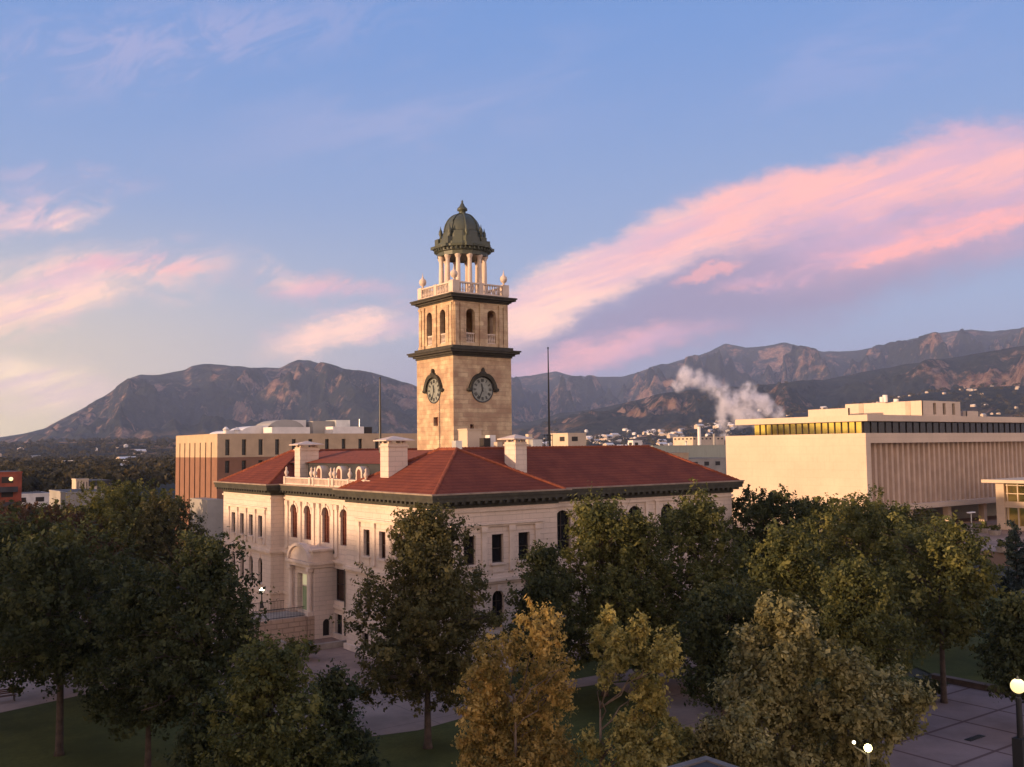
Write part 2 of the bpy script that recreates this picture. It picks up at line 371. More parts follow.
def opening(s0, s1, za, zb, arch=False):
    if not arch: return [(s0, za), (s1, za), (s1, zb), (s0, zb)]
    r = (s1-s0)/2; c = (s0+s1)/2; pts = [(s0, za), (s1, za)]
    for k in range(0, 11):
        a = math.pi*k/10; pts.append((c+r*math.cos(a), zb-r+r*math.sin(a)))
    return pts
def thing(name, loc, label, cat, group=None):
    o = bpy.data.objects.new(name, None); COL.objects.link(o); o.location = loc; o['_org'] = tuple(loc)
    o.empty_display_size = .5
    return tag(o, label, cat, group)
def tag(o, label=None, cat=None, group=None, kind=None):
    if label: o['label'] = label
    if cat: o['category'] = cat
    if group: o['group'] = group
    if kind: o['kind'] = kind
    return o
def struct(o, label=None): o['kind'] = 'structure'; return tag(o, label)
def window(par, P, u, nrm, op, setback=.3, muntin=(1, 1), fm='frame', gm='glass', fw=.09, name='window'):
    """a window: frame and bars, pane as its sub-part; sits in the wall's opening"""
    s0, s1, za, zb = op[:4]; arch = len(op) > 4 and op[4]
    P = Vector((P[0], P[1], 0)); u = Vector((*u, 0)); nn = Vector((*nrm, 0))
    def bx(mb, a, b, c, d, t0, t1):
        vs = [P+u*s+Vector((0, 0, z))-nn*t for t in (t0, t1) for s, z in ((a, c), (b, c), (b, d), (a, d))]
        mb.add(vs, [(0,1,2,3),(7,6,5,4),(0,4,5,1),(1,5,6,2),(2,6,7,3),(3,7,4,0)])
    f = MB(); a, b = setback, setback+.08
    bx(f, s0, s0+fw, za, zb-((s1-s0)/2 if arch else 0), a, b); bx(f, s1-fw, s1, za, zb-((s1-s0)/2 if arch else 0), a, b)
    bx(f, s0+fw, s1-fw, za, za+fw, a, b)
    if not arch: bx(f, s0+fw, s1-fw, zb-fw, zb, a, b)
    else:
        r = (s1-s0)/2; c = (s0+s1)/2; vs = []; fs = []
        for k in range(11):
            q = math.pi*k/10
            for rr in (r, r-fw): vs.append(P+u*(c+rr*math.cos(q))+Vector((0, 0, zb-r+rr*math.sin(q)))-nn*a)
        for k in range(10): fs.append((2*k, 2*k+1, 2*k+3, 2*k+2))
        f.add(vs, fs)
    nx, nz = muntin
    for i in range(nx):
        x = s0+(s1-s0)*(i+1)/(nx+1); bx(f, x-.03, x+.03, za+fw, zb-fw, a+.02, b)
    for i in range(nz):
        z = za+(zb-za)*(i+1)/(nz+1)
        hw = (s1-s0)/2-fw
        if arch and z > zb-(s1-s0)/2: hw = math.sqrt(max(((s1-s0)/2)**2-(z-(zb-(s1-s0)/2))**2, 0))-fw
        if hw > .05: bx(f, (s0+s1)/2-hw, (s0+s1)/2+hw, z-.03, z+.03, a+.015, b)
    w = f.build(name, M[fm], par)
    g = MB(); l = opening(s0, s1, za, zb, arch)
    g.add([P+u*p[0]+Vector((0, 0, p[1]))-nn*(b+.02) for p in l], [tuple(range(len(l)))])
    g.build('pane', M[gm], w)
    return w
def offset(poly, d):
    out = []; n = len(poly)
    for i in range(n):
        a, b, c = poly[i-1], poly[i], poly[(i+1) % n]
        n1 = (b[1]-a[1], -(b[0]-a[0])); l = math.hypot(*n1); n1 = (n1[0]/l, n1[1]/l)
        n2 = (c[1]-b[1], -(c[0]-b[0])); l = math.hypot(*n2); n2 = (n2[0]/l, n2[1]/l)
        k = 1+n1[0]*n2[0]+n1[1]*n2[1]
        out.append((b[0]+d*(n1[0]+n2[0])/k, b[1]+d*(n1[1]+n2[1])/k))
    return out

# ------------------------------------------------------------------ courthouse museum
XE, XR, X2, XW, Y0, YN, Y1, Y2, Y3 = 42.4, 43.95, 55.2, 80.3, 69.4, 70.9, 86.0, 105.0, 120.4
PLAN = [(XE,Y0),(X2,Y0),(X2,YN),(XW,YN),(XW,Y3),(XE,Y3),(XE,Y2),(XR,Y2),(XR,Y1),(XE,Y1)]
def courthouse():
    t = thing('courthouse', (61, 95, 0), 'pale stone courthouse with red tiled hipped roof and a clock tower rising from its middle', 'building')
    EU, EN = (0, -1), (-1, 0)      # east faces run along -Y (left to right as seen)
    NU, NN = (1, 0), (0, -1)
    ZT = 14.3
    # --- openings
    up, sill = 11.55, 9.1
    def E(y): return y
    wins = []   # (P,u,n,op,style)
    def face(P, u, nrm, L, ops, styles, z0=0, z1=ZT, nm='wall', mm='stone'):
        mb = MB(); mb.facade(P, u, nrm, L, z0, z1, ops); o = mb.build(nm, M[mm], t)
        for op, st in zip(ops, styles):
            if st == 'rect': window(t, P, u, nrm, op, muntin=(0, 1), gm='reflglass' if nrm == EN else 'glass')
            elif st == 'arch': window(t, P, u, nrm, op, muntin=(1, 2), gm='reflglass' if nrm == EN else 'glass')
            elif st == 'red': window(t, P, u, nrm, op, muntin=(2, 8), fm='redwin', gm='redwin', setback=.25)
            elif st == 'door': window(t, P, u, nrm, op, muntin=(0, 0), name='door', fm='frame')
        return o
    def upper(P, u, cs, w=1.25, pil=True):
        ops = [(c-w/2, c+w/2, sill, up, False) for c in cs]
        return ops
    def pav(P, u, nrm, L, ups, los, bas, w=1.22, wl=1.25):
        ops = [(c-w/2, c+w/2, 9.1, 11.55, False) for c in ups]+[(c-wl/2, c+wl/2, 3.9, 6.75, True) for c in los]
        ops += [(c-.7, c+.7, .05, 2.0, False) for c in bas]
        face(P, u, nrm, L, ops, ['rect']*len(ups)+['arch']*len(los)+['door']*len(bas))
        P3 = Vector((P[0], P[1], 0)); u3 = Vector((*u, 0)); n3 = Vector((*nrm, 0))
        def bx(mb, a, b, c, d, d0, d1):
            q = [P3+u3*a+n3*d0, P3+u3*b+n3*d1]; mb.box(q[0].x, q[0].y, c, q[1].x, q[1].y, d)
        # pilasters and brackets between the upper windows, one head moulding, sills, panels
        step = ups[1]-ups[0] if len(ups) > 1 else 2.6
        edges = [ups[0]-step/2]+[c+step/2 for c in ups]
        for c in edges:
            pb = MB(); bx(pb, c-.26, c+.26, 8.6, 11.8, .0, .12); bx(pb, c-.34, c+.34, 11.8, 12.25, 0, .22); bx(pb, c-.30, c+.30, 8.35, 8.6, 0, .2)
            pb.build('pilaster', M['trim'], t)
        hb = MB(); bx(hb, edges[0]-.5, edges[-1]+.5, 12.25, 12.42, 0, .18); bx(hb, edges[0]-.6, edges[-1]+.6, 12.42, 12.55, 0, .32)
        hb.build('window_head', M['trim'], t)
        for c in ups:
            sb = MB(); bx(sb, c-.8, c+.8, 8.93, 9.1, 0, .2); bx(sb, c-.62, c+.62, 8.3, 8.93, 0, .06); sb.build('sill', M['trim'], t)
        for c in los:
            kb = MB(); bx(kb, c-.16, c+.16, 6.72, 7.25, 0, .14); kb.build('keystone', M['trim'], t); kb = MB(); bx(kb, c-.75, c+.75, 3.72, 3.9, 0, .16); kb.build('sill', M['trim'], t)
    # NE pavilion: east face (start at its south end so that u runs -Y)
    pav((XE, Y1), EU, EN, Y1-Y0, [Y1-81.85, Y1-78.8, Y1-75.7, Y1-72.6], [Y1-81.7, Y1-78.6, Y1-75.5, Y1-72.4], [Y1-82.2, Y1-76])
    # NE pavilion: north face
    pav((XE, Y0), NU, NN, X2-XE, [3.3, 6.2, 9.05], [3.2, 6.2, 9.2], [4.6])
    # SE pavilion east face
    pav((XE, Y3), EU, EN, Y3-Y2, [Y3-116.9, Y3-114.0, Y3-111.1, Y3-108.2], [Y3-116.8, Y3-113.9, Y3-111.0, Y3-108.1], [Y3-112])
    # returns
    MB().facade((XE, Y2), NU, NN, XR-XE, 0, ZT, []).build('wall', M['stone'], t)
    MB().facade((XR, Y1), (-1, 0), (0, 1), XR-XE, 0, ZT, []).build('wall', M['rough'], t)
    MB().facade((X2, YN), (0, -1), (1, 0), YN-Y0, 0, ZT, []).build('wall', M['stone'], t)
    # recessed middle of the east front, four tall arched windows
    ac = [102.15, 98.5, 93.95, 89.65]
    ops = [(Y2-c-.88, Y2-c+.88, 9.35, 13.05, True) for c in ac]
    ops += [(Y2-90.85-1.15, Y2-90.85+1.15, 3.7, 6.95, False), (Y2-91.8, Y2-90.2, .05, 2.4, False), (Y2-99.6-1.15, Y2-99.6+1.15, 3.7, 6.95, False)]
    face((XR, Y2), EU, EN, Y2-Y1, ops, ['red']*4+['rect', 'door', 'rect'])
    for c in (103.9, 100.35, 96.9, 95.5, 92.2, 91.3, 87.6, 86.7):
        p = MB(); p.box(XR-.16, c-.3, 8.4, XR+.05, c+.3, 12.9); p.box(XR-.26, c-.38, 12.9, XR+.05, c+.38, 13.4); p.box(XR-.24, c-.36, 8.1, XR+.05, c+.36, 8.4)
        p.build('pilaster', M['trim'], t)
    for c in ac:
        k = MB(); k.box(XR-.2, c-.16, 13.02, XR+.02, c+.16, 13.4)
        # archivolt ring
        vs = []; fs = []
        for i in range(13):
            q = math.pi*i/12
            for rr, dx in ((.9, -.10), (1.12, -.10), (1.12, .02)):
                vs.append((XR+dx, c+rr*math.cos(q), 13.05-.88+rr*math.sin(q)))
        for i in range(12):
            fs += [(3*i, 3*i+1, 3*i+4, 3*i+3), (3*i+1, 3*i+2, 3*i+5, 3*i+4)]
        k.add(vs, fs); k.build('archivolt', M['trim'], t)
    # north face of the main body
    L = XW-X2; nc = [1.85, 6.4, 11.0, 15.5]
    ops = [(c-.95, c+.95, 8.9, 13.15, True) for c in nc]+[(c-.65, c+.65, 9.1, 11.4, False) for c in (19.5, 22.05)]
    ops += [(c-.65, c+.65, 3.9, 6.75, True) for c in (1.85, 6.4, 11, 15.5, 19.5, 22.05)]
    face((X2, YN), NU, NN, L, ops, ['arch']*4+['rect']*2+['arch']*6)
    for c in (18.3, 20.8, 23.3):
        p = MB(); p.box(X2+c-.25, YN-.12, 8.6, X2+c+.25, YN+.05, 11.8); p.box(X2+c-.32, YN-.22, 11.8, X2+c+.32, YN+.05, 12.2); p.build('pilaster', M['trim'], t)
    for c in nc:
        p = MB()
        for s in (-1.75, 1.35): p.box(X2+c+s, YN-.14, 8.6, X2+c+s+.4, YN+.05, 13.5)
        p.box(X2+c-2.0, YN-.2, 13.5, X2+c+2.0, YN+.05, 13.75); p.build('pilaster', M['trim'], t)
    MB().facade((XW, YN), (0, 1), (1, 0), Y3-YN, 0, ZT, []).build('wall', M['stone'], t)
    MB().facade((XW, Y3), (-1, 0), (0, 1), XW-XE, 0, ZT, []).build('wall', M['stone'], t)
    # base course, string courses
    b = MB()
    for d, z0, z1 in ((.22, -.3, .5), (.16, 2.95, 3.3), (.12, 7.35, 7.55), (.28, 7.55, 7.85), (.10, 7.85, 8.1), (.14, 13.55, 13.75)):
        n = len(PLAN); o1 = offset(PLAN, d); o0 = offset(PLAN, -.02)
        for i in range(n):
            j = (i+1) % n
            if z0 < .1 or z0 == 2.95:
                pass
            vs = [(*o0[i], z0), (*o1[i], z0), (*o1[j], z0), (*o0[j], z0), (*o0[i], z1), (*o1[i], z1), (*o1[j], z1), (*o0[j], z1)]
            if z0 < .1 or z0 == 2.95:
                if i in (0,): pass
            b.add(vs, [(0,3,2,1),(4,5,6,7),(1,2,6,5)])
    b.build('string_course', M['trim'], t)
    # --- cornice
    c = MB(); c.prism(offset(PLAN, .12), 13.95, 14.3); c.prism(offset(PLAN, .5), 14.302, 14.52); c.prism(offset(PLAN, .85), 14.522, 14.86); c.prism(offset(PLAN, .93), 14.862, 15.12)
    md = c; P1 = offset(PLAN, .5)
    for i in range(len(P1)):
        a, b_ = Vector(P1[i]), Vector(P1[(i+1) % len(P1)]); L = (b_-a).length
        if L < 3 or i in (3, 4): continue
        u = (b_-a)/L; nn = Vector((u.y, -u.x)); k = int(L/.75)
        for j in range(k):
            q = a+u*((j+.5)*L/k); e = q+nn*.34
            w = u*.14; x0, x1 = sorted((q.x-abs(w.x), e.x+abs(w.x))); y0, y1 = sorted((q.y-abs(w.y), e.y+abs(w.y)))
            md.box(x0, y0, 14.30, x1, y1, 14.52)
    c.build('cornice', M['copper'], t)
    gt = MB(); o1 = offset(PLAN, 1.0); o0 = offset(PLAN, .8)
    for i in range(len(PLAN)):
        j = (i+1) % len(PLAN)
        gt.add([(*o0[i], 15.123), (*o1[i], 15.123), (*o1[j], 15.123), (*o0[j], 15.123), (*o0[i], 15.26), (*o1[i], 15.26), (*o1[j], 15.26), (*o0[j], 15.26)],
               [(4,5,6,7),(1,2,6,5),(3,0,4,7)])
    gt.build('gutter', mat('gutter', (.30, .22, .17), var=.15, scale=1), t)
    # --- roofs: (eave rectangle, ridge)
    def hip(x0, y0, x1, y1, ra, rb, ze, zr, name='roof'):
        """ra,rb ridge ends; the ridge runs along x if rb.x>ra.x else along y"""
        mb = MB(); v = [(x0,y0,ze),(x1,y0,ze),(x1,y1,ze),(x0,y1,ze),(*ra,zr),(*rb,zr)]
        if abs(rb[0]-ra[0]) > abs(rb[1]-ra[1]): f = [(0,1,5,4),(1,2,5),(2,3,4,5),(3,0,4)]
        else: f = [(0,1,4),(1,2,5,4),(2,3,5),(3,0,4,5)]
        mb.add(v, f); mb.add(v[:4], [(3,2,1,0)]); o = mb.build(name, M['tile'], t)
        e = MB()
        along = abs(rb[0]-ra[0]) > abs(rb[1]-ra[1])
        for a, b_ in ((v[4], v[5]), (v[0], v[4]), (v[3], v[4] if along else v[5]), (v[1], v[5] if along else v[4]), (v[2], v[5])):
            A, B = Vector(a), Vector(b_); L = (B-A).length; k = max(int(L/.42), 2)
            for i in range(k):
                p = A.lerp(B, i/k); q = A.lerp(B, (i+1.02)/k); e.tube([p+Vector((0,0,.02)), q+Vector((0,0,.05))], [.13, .16], 6)
        e.build('ridge_cap', M['ridge'], o)
        return o
    ZE, ZR = 15.16, 18.95
    hip(XE-.6, Y0-.6, X2+.6, Y1+.6, (48.8, 76.2), (48.8, 79.2), ZE, ZR-.03)
    hip(XE-.6, Y2-.6, X2+.6, Y3+.4, (48.8, 111.8), (48.8, 114.2), ZE, ZR-.03)
    hip(47, YN-.6, XW+.6, 85, (49.5, 77.6), (74.6, 77.6), ZE, ZR)
    hip(47, 106, XW+.6, Y3+.4, (49.5, 114), (74.6, 114), ZE, ZR)
    # middle wing: slate attic wall with dormers, red slope over it
    a = MB(); a.prism([(46.6, 80), (60, 80), (60, 110), (46.6, 110)], 15.14, 17.55); a.build('attic', M['slate'], t)
    r = MB(); v = [(46.2, 78, 17.56), (52, 78, 18.88), (60.5, 78, 17.56), (46.2, 112, 17.56), (52, 112, 18.88), (60.5, 112, 17.56)]
    r.add(v, [(0,1,4,3),(1,2,5,4),(0,2,1),(3,4,5),(0,3,5,2)]); rf = r.build('roof', M['ridge'], t)
    for py in (320.5, 340.5, 360.5):
        c0 = at(py, 470, X=45.9); y = c0.y
        d = MB(); w = .72
        prof = [(-w, 15.2)]+[(-w, 16.6)]+[(-w*math.cos(math.pi*k/8), 16.6+w*.95*math.sin(math.pi*k/8)) for k in range(1, 8)]+[(w, 16.6), (w, 15.2)]
        pr = [(y+a_, z_) for a_, z_ in prof]; n = len(pr)
        vs = [(45.7, p, z_) for p, z_ in pr]+[(47, p, z_) for p, z_ in pr]
        d.add(vs, [tuple(range(n-1, -1, -1))]+[(i, (i+1) % n, (i+1) % n+n, i+n) for i in range(n)])
        dm = d.build('dormer', M['white'], t)
        g = MB(); pr = opening(y-.42, y+.42, 15.4, 17.0, True); g.add([(45.68, p, z_) for p, z_ in pr], [tuple(range(len(pr)))]); g.build('pane', M['redwin'], dm)
    # flat deck round the tower with roof plant
    MB().box(55, 85, 15.15, 72, 106, 17.2).build('roof_deck', M['darkroof'], t)
    # --- balustrade
    bl = MB(); x = 43.55
    ys = [at(px_, 480, X=x).y for px_ in (286.5, 311.5, 315, 331, 334.5, 350, 366)]
    ya, yb = ys[0]+.1, Y1-3.0
    bl.box(x-.22, yb, 15.13, x+.22, ya, 15.40); bl.box(x-.2, yb, 15.92, x+.2, ya, 16.05); bl.box(x-.08, yb, 15.40, x+.08, ya, 15.92)
    for y in ys: bl.box(x-.28, y-.22, 15.13, x+.28, y+.22, 16.12)
    k = yb+.3
    while k < ya:
        bl.box(x-.16, k-.07, 15.40, x-.04, k+.07, 15.92); k += .33
    ob = bl.build('balustrade', M['white'], t)
    for y in ys:
        MB().lathe((x, y), [(.16, 16.12), (.1, 16.22), (.22, 16.42), (.25, 16.6), (.12, 16.8), (.09, 16.95), (.13, 17.03), (.02, 17.22)], 10).build('urn', M['white'], ob, smooth=True)
    # --- chimneys
    def chim(x, y, w, d, z0, z1):
        m = MB(); m.box(x, y, z0, x+w, y+d, z1); m.box(x-.1, y-.1, z1-.35, x+w+.1, y+d+.1, z1-.2)
        m.box(x-.08, y-.08, z0, x+w+.08, y+d+.08, z0+1.6) if 0 else None
        o = m.build('chimney', M['stone'], t)
        c = MB(); e = .5
        for sx in (.12, w-.42):
            for sy in (.12, d-.42): c.box(x+sx, y+sy, z1, x+sx+.3, y+sy+.3, z1+.22)
        vs = [(x-e, y-e, z1+.22), (x+w+e, y-e, z1+.22), (x+w+e, y+d+e, z1+.22), (x-e, y+d+e, z1+.22)]
        c.add(vs+[(a, b, z1+.32) for a, b, _ in vs]+[(x+w/2, y+d/2, z1+.72)], [(3,2,1,0),(0,1,5,4),(1,2,6,5),(2,3,7,6),(3,0,4,7),(4,5,8),(5,6,8),(6,7,8),(7,4,8)])
        c.build('chimney_cap', M['white'], o)
    chim(44.0, 80.5, 2.05, 1.6, 15.3, 19.55)
    chim(45.6, at(300, 470, X=45.6).y, 2.3, 1.5, 15.2, 19.35)
    chim(53.4, 73.2, 1.3, 1.75, 16, 19.55)
    # --- roof plant, masts
    q = at(467.5, 447, D=100)
    m = MB(); m.box(q.x, q.y, 17.2, q.x+1.75, q.y+1.7, 20.9); m.box(q.x-.08, q.y-.08, 20.9, q.x+1.83, q.y+1.78, 21.02); m.build('lift_house', M['cream'], t)
    for (px_, py, D, w, h, mm) in ((485, 443, 98, .8, .5, 'slot'), (490.5, 441, 99, .75, .6, 'whitep'), (498, 445, 97, .6, .3, 'cream'), (457, 446, 92, .7, .5, 'metal'), (529, 442, 99, .5, .8, 'cream'), (534, 443, 99, 1.2, .35, 'metal')):
        q = at(px_, py, D=D); MB().box(q.x-w/2, q.y-w/2, 17.2, q.x+w/2, q.y+w/2, q.z+h).build('roof_vent', M[mm], t)
    for px_, top in ((548, 348), (380, 378)):
        q = at(px_, top, Y=95.3); m = MB(); m.tube([(q.x, q.y, 15.3), (q.x, q.y, 21.5), (q.x, q.y, q.z)], [.16, .13, .06], 8)
        m.ball((q.x, q.y, q.z), .12, 8, 6); m.build('mast', M['iron'], t)
        if px_ == 548:
            r = MB(); q2 = Vector((q.x, q.y, 0))
            for z in (19.9, 20.5): r.tube([q2+Vector((-1.3, -.6, z)), q2+Vector((.9, .6, z))], .05, 5)
            for s in (-1.2, -.5, .3, .8): r.tube([q2+Vector((s, s*.5, 18.5)), q2+Vector((s, s*.5, 20.6))], .04, 5)
            r.build('mast_railing', M['iron'], t)
    # --- portico
    xf, yc, hw = 41.75, 94.7, 2.75
    m = MB(); m.facade((xf, yc+hw), EU, EN, 2*hw, 0, 7.1, [(hw-1.45, hw+1.45, 2.45, 6.3, False)], depth=.6)
    m.facade((xf, yc-hw), NU, NN, XR-xf, 0, 7.1, [(.95, 1.75, .2, 1.9, True)]); m.facade((XR, yc+hw), (-1, 0), (0, 1), XR-xf, 0, 7.1, [])
    m.build('portico', M['stone'], t)
    MB().add([(xf+1.1, yc-hw-0.0+.3, .1), (xf+1.9, yc-hw+.3, .1), (xf+1.9, yc-hw+.3, 2), (xf+1.1, yc-hw+.3, 2)], [(0, 1, 2, 3)]).box(xf+.9, yc-hw+.36, .1, xf+1.9, yc-hw+.4, 2).build('door', M['slot'], t)
    e = MB(); e.box(xf-.5, yc-hw-.12, 7.1, XR-.02, yc+hw+.12, 7.42); e.box(xf-.68, yc-hw-.28, 7.42, XR-.02, yc+hw+.28, 7.7)
    e.box(xf-.2, yc-hw-.05, 7.7, XR-.02, yc+hw+.05, 8.75); e.box(xf-.35, yc-hw-.2, 8.75, XR-.02, yc+hw+.2, 8.95)
    e.build('entablature', M['trim'], t)
    # curved pediment
    n = 14; R = 2.35; pd = MB()
    arc = [(yc+R*math.cos(math.pi*k/n), 7.72+1.45*math.sin(math.pi*k/n)) for k in range(n+1)]
    arc2 = [(yc+(R+.35)*math.cos(math.pi*k/n), 7.72+1.75*math.sin(math.pi*k/n)) for k in range(n+1)]
    vs = [(xf-.5, a, b) for a, b in arc]+[(xf-.18, a, b) for a, b in arc]; pd.add([(xf-.42, a, b) for a, b in arc], [tuple(range(n+1))])
    vs = [(xf-.66, a, b) for a, b in arc]+[(xf-.66, a, b) for a, b in arc2]+[(xf+.1, a, b) for a, b in arc2]+[(xf+.1, a, b) for a, b in arc]; k = n+1
    for i in range(n): pd.add([vs[i], vs[i+1], vs[k+i+1], vs[k+i], vs[2*k+i], vs[2*k+i+1], vs[3*k+i], vs[3*k+i+1]], [(0,1,2,3),(3,2,5,4),(4,5,7,6),(6,7,1,0)])
    pd.build('pediment', M['trim'], t)
    for sy in (-1, 1):
        for off in (.5,):
            y = yc+sy*(hw-off+.1); cb = MB(); cb.box(xf-.62, y-.28, 2.35, xf-.04, y+.28, 2.75)
            cb.lathe((xf-.33, y), [(.27, 2.75), (.23, 2.95), (.235, 4.5), (.2, 6.45), (.24, 6.6), (.3, 6.75)], 14); cb.box(xf-.62, y-.3, 6.75, xf-.04, y+.3, 7.1)
            cb.build('column', M['trim'], t)
        y = yc+sy*(hw-.75)
        p = MB(); p.box(xf-.75, y-.8, 0, xf+.02, y+.74, 2.35); p.build('pedestal', M['rough'], t)
    # door: green glass leaves, lit transom
    dr = MB(); X = xf+.5
    for y in (yc-1.27, yc-.05, yc+1.17): dr.box(X-.06, y, 2.4, X+.04, y+.1, 6.28)
    for z in (2.4, 4.95, 6.18): dr.box(X-.05, yc-1.27, z, X+.03, yc+1.27, z+.1)
    d = dr.build('door', M['trim'], t)
    MB().box(X-.01, yc-1.2, 2.5, X+.02, yc+1.2, 4.95).build('pane', M['gdoor'], d)
    MB().box(X-.01, yc-1.2, 5.05, X+.02, yc+1.2, 6.18).build('transom', M['tramp'], d)
    # landing, flank walls with volutes, steps
    tz = 2.3; ya_, yb_ = yc-2.6, yc+2.6
    ld = MB(); ld.box(37.2, ya_, 0, xf-.02, yb_, tz)
    for k in range(12): ld.box(37.2-.38*(k+1), ya_+.4, 0, 37.2-.38*k, yb_-.4, tz-.18*(k+1))
    ld.build('entrance_steps', M['kerb'], t)
    for sy in (-1, 1):
        y = yc+sy*2.6; y0_, y1_ = y-.25, y+.25
        prof = [(xf-.85, 0), (xf-.85, tz+.12), (36.6, tz+.12)]
        for k in range(1, 9):
            a = math.pi/2*k/8; prof.append((36.6-1.9*math.sin(a), tz+.12-1.35*(1-math.cos(a))))
        prof += [(33.6, .95), (33.1, .7), (33.1, 0)]
        n = len(prof); vs = [(a, y0_, b) for a, b in prof]+[(a, y1_, b) for a, b in prof]
        tr = tessellate_polygon([[Vector((a, b, 0)) for a, b in prof]])
        fm = MB(); fm.add(vs, [(i, i+n, (i+1) % n+n, (i+1) % n) for i in range(n)]+[tuple(x) for x in tr]+[tuple(i+n for i in x[::-1]) for x in tr])
        fl = fm.build('flank_wall', M['rough'], t)
        rl = MB(); X0, X1 = 36.7, xf-.95
        for z in (tz+.2, tz+1.05): rl.box(X0, y-.025, z, X1, y+.025, z+.05)
        x = X0
        while x < X1: rl.tube([(x, y, tz+.1), (x, y, tz+1.08)], .018, 5); x += .16
        rl.build('railing', M['iron'], fl)
    aw = MB(); aw.box(37.6, 86.9, 0, 43.0, 87.3, .55); aw.box(37.6, 86.9, 0, 38.0, 91.6, .55); aw.build('areaway_wall', M['kerb'], t)
    # --- clock tower
    tx, ty, tw = 58.15, 91.35, 8.0
    cx, cy = tx+tw/2, ty+tw/2
    def ring(o, z0, z1, mb): mb.box(tx-o, ty-o, z0, tx+tw+o, ty+tw+o, z1)
    s = MB(); z5 = 29.62
    s.facade((tx, ty+tw), EU, EN, tw, 15.2, z5, [(3.7, 4.7, 21.6, 22.6, False), (3.6, 4.3, 17.3, 18, False)], .4)
    s.facade((tx, ty), NU, NN, tw, 15.2, z5, [(2.2, 2.7, 21.1, 21.7, False)], .4)
    s.facade((tx+tw, ty), (0, 1), (1, 0), tw, 15.2, z5, []); s.facade((tx+tw, ty+tw), (-1, 0), (0, 1), tw, 15.2, z5, [])
    sh = s.build('tower_shaft', M['tower'], t)
    MB().box(tx+.42, ty+.42, 17, tx+.5, ty+7, 23).box(tx+.42, ty+.42, 17, tx+6, ty+.5, 23).build('shutter', M['redwin'], sh)
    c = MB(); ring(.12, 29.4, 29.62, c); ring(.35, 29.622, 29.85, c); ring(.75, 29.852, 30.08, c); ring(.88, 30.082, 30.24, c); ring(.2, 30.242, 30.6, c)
    c.build('tower_cornice', M['darkstone'], t)
    # belfry: open arches on all four sides
    i_ = .22; bx0, by0, bw = tx+i_, ty+i_, tw-2*i_
    bf = MB(); zb0, zb1 = 30.6, 35.85; ops = [(1.72, 2.92, 31.0, 34.9, True), (4.64, 5.84, 31.0, 34.9, True)]
    for P, u, nn in (((bx0, by0+bw), EU, EN), ((bx0, by0), NU, NN), ((bx0+bw, by0), (0, 1), (1, 0)), ((bx0+bw, by0+bw), (-1, 0), (0, 1))):
        bf.facade(P, u, nn, bw, zb0, zb1, ops, .55)
        Pi = (P[0]-nn[0]*.55, P[1]-nn[1]*.55); bf.facade(Pi, u, nn, bw, zb0, zb1, ops, .02)
    bf.box(bx0+.6, by0+.6, 30.55, bx0+bw-.6, by0+bw-.6, 30.65); bf.box(bx0+.5, by0+.5, 35.6, bx0+bw-.5, by0+bw-.5, 35.8)
    bo = bf.build('belfry', M['tower'], t)
    for P, u, nn in (((bx0, by0+bw), EU, EN), ((bx0, by0), NU, NN)):
        for s0 in (.15, .85, 3.4+.12, 6.2, 6.85):
            pb = MB(); P3 = Vector((P[0], P[1], 0)); u3 = Vector((*u, 0)); n3 = Vector((*nn, 0))
            def bb(a, b_, c0, d0, pr):
                q0 = P3+u3*a; q1 = P3+u3*b_+n3*pr; pb.box(q0.x, q0.y, c0, q1.x, q1.y, d0)
            w = .5; bb(s0, s0+w, 30.7, 35.2, .14); bb(s0-.06, s0+w+.06, 35.2, 35.5, .2); bb(s0-.05, s0+w+.05, 30.62, 30.95, .19)
            pb.build('pilaster', M['tower'], bo)
        for s0 in (1.72, 4.64):
            pb = MB()
            bb(s0, s0+1.2, 31.95, 32.1, -.25) if 0 else None
            q0 = P3+u3*s0-n3*.32; q1 = P3+u3*(s0+1.2)-n3*.12
            pb.box(q0.x, q0.y, 32.0, q1.x, q1.y, 32.15); pb.box(q0.x, q0.y, 31.0, q1.x, q1.y, 31.12)
            for k in range(5):
                q = P3+u3*(s0+.12+k*.24)-n3*.22; pb.lathe((q.x, q.y), [(.05, 31.12), (.09, 31.4), (.045, 31.75), (.07, 32.0)], 8)
            pb.build('railing', M['white'], bo)
    # bell inside
    MB().lathe((cx, cy), [(.9, 31.6), (.75, 31.9), (.55, 32.6), (.42, 33.1), (.1, 33.3)], 18).cyl((cx, cy), .08, 33.3, 35.6, 8).build('bell', M['copper'], t, smooth=True)
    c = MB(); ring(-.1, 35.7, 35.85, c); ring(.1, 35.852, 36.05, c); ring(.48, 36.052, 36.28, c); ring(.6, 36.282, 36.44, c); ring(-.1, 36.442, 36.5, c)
    c.build('tower_cornice', M['darkstone'], t)
    # balustrade with ball finials
    b0x, b1x, b0y, b1y = tx+.15, tx+tw-.15, ty+.15, ty+tw-.15
    bl = MB(); bl.box(b0x, b0y, 36.49, b1x, b1y, 36.75)
    for (xa, ya1, xb, yb1) in ((b0x, b0y, b1x, b0y+.3), (b0x, b1y-.3, b1x, b1y), (b0x, b0y+.3, b0x+.3, b1y-.3), (b1x-.3, b0y+.3, b1x, b1y-.3)): bl.box(xa, ya1, 37.75, xb, yb1, 37.92)
    for xx in (b0x, b1x-.8):
        for yy in (b0y, b1y-.8): bl.box(xx-.05, yy-.05, 36.7, xx+.85, yy+.85, 38.02)
    mid = (b0x+b1x)/2
    for (xx, yy) in ((mid-.3, b0y-.02), (b0x-.02, (b0y+b1y)/2-.3)): bl.box(xx, yy, 36.7, xx+(.6 if yy < b0y else .32), yy+(.32 if yy < b0y else .6), 37.97)
    k = 1.1
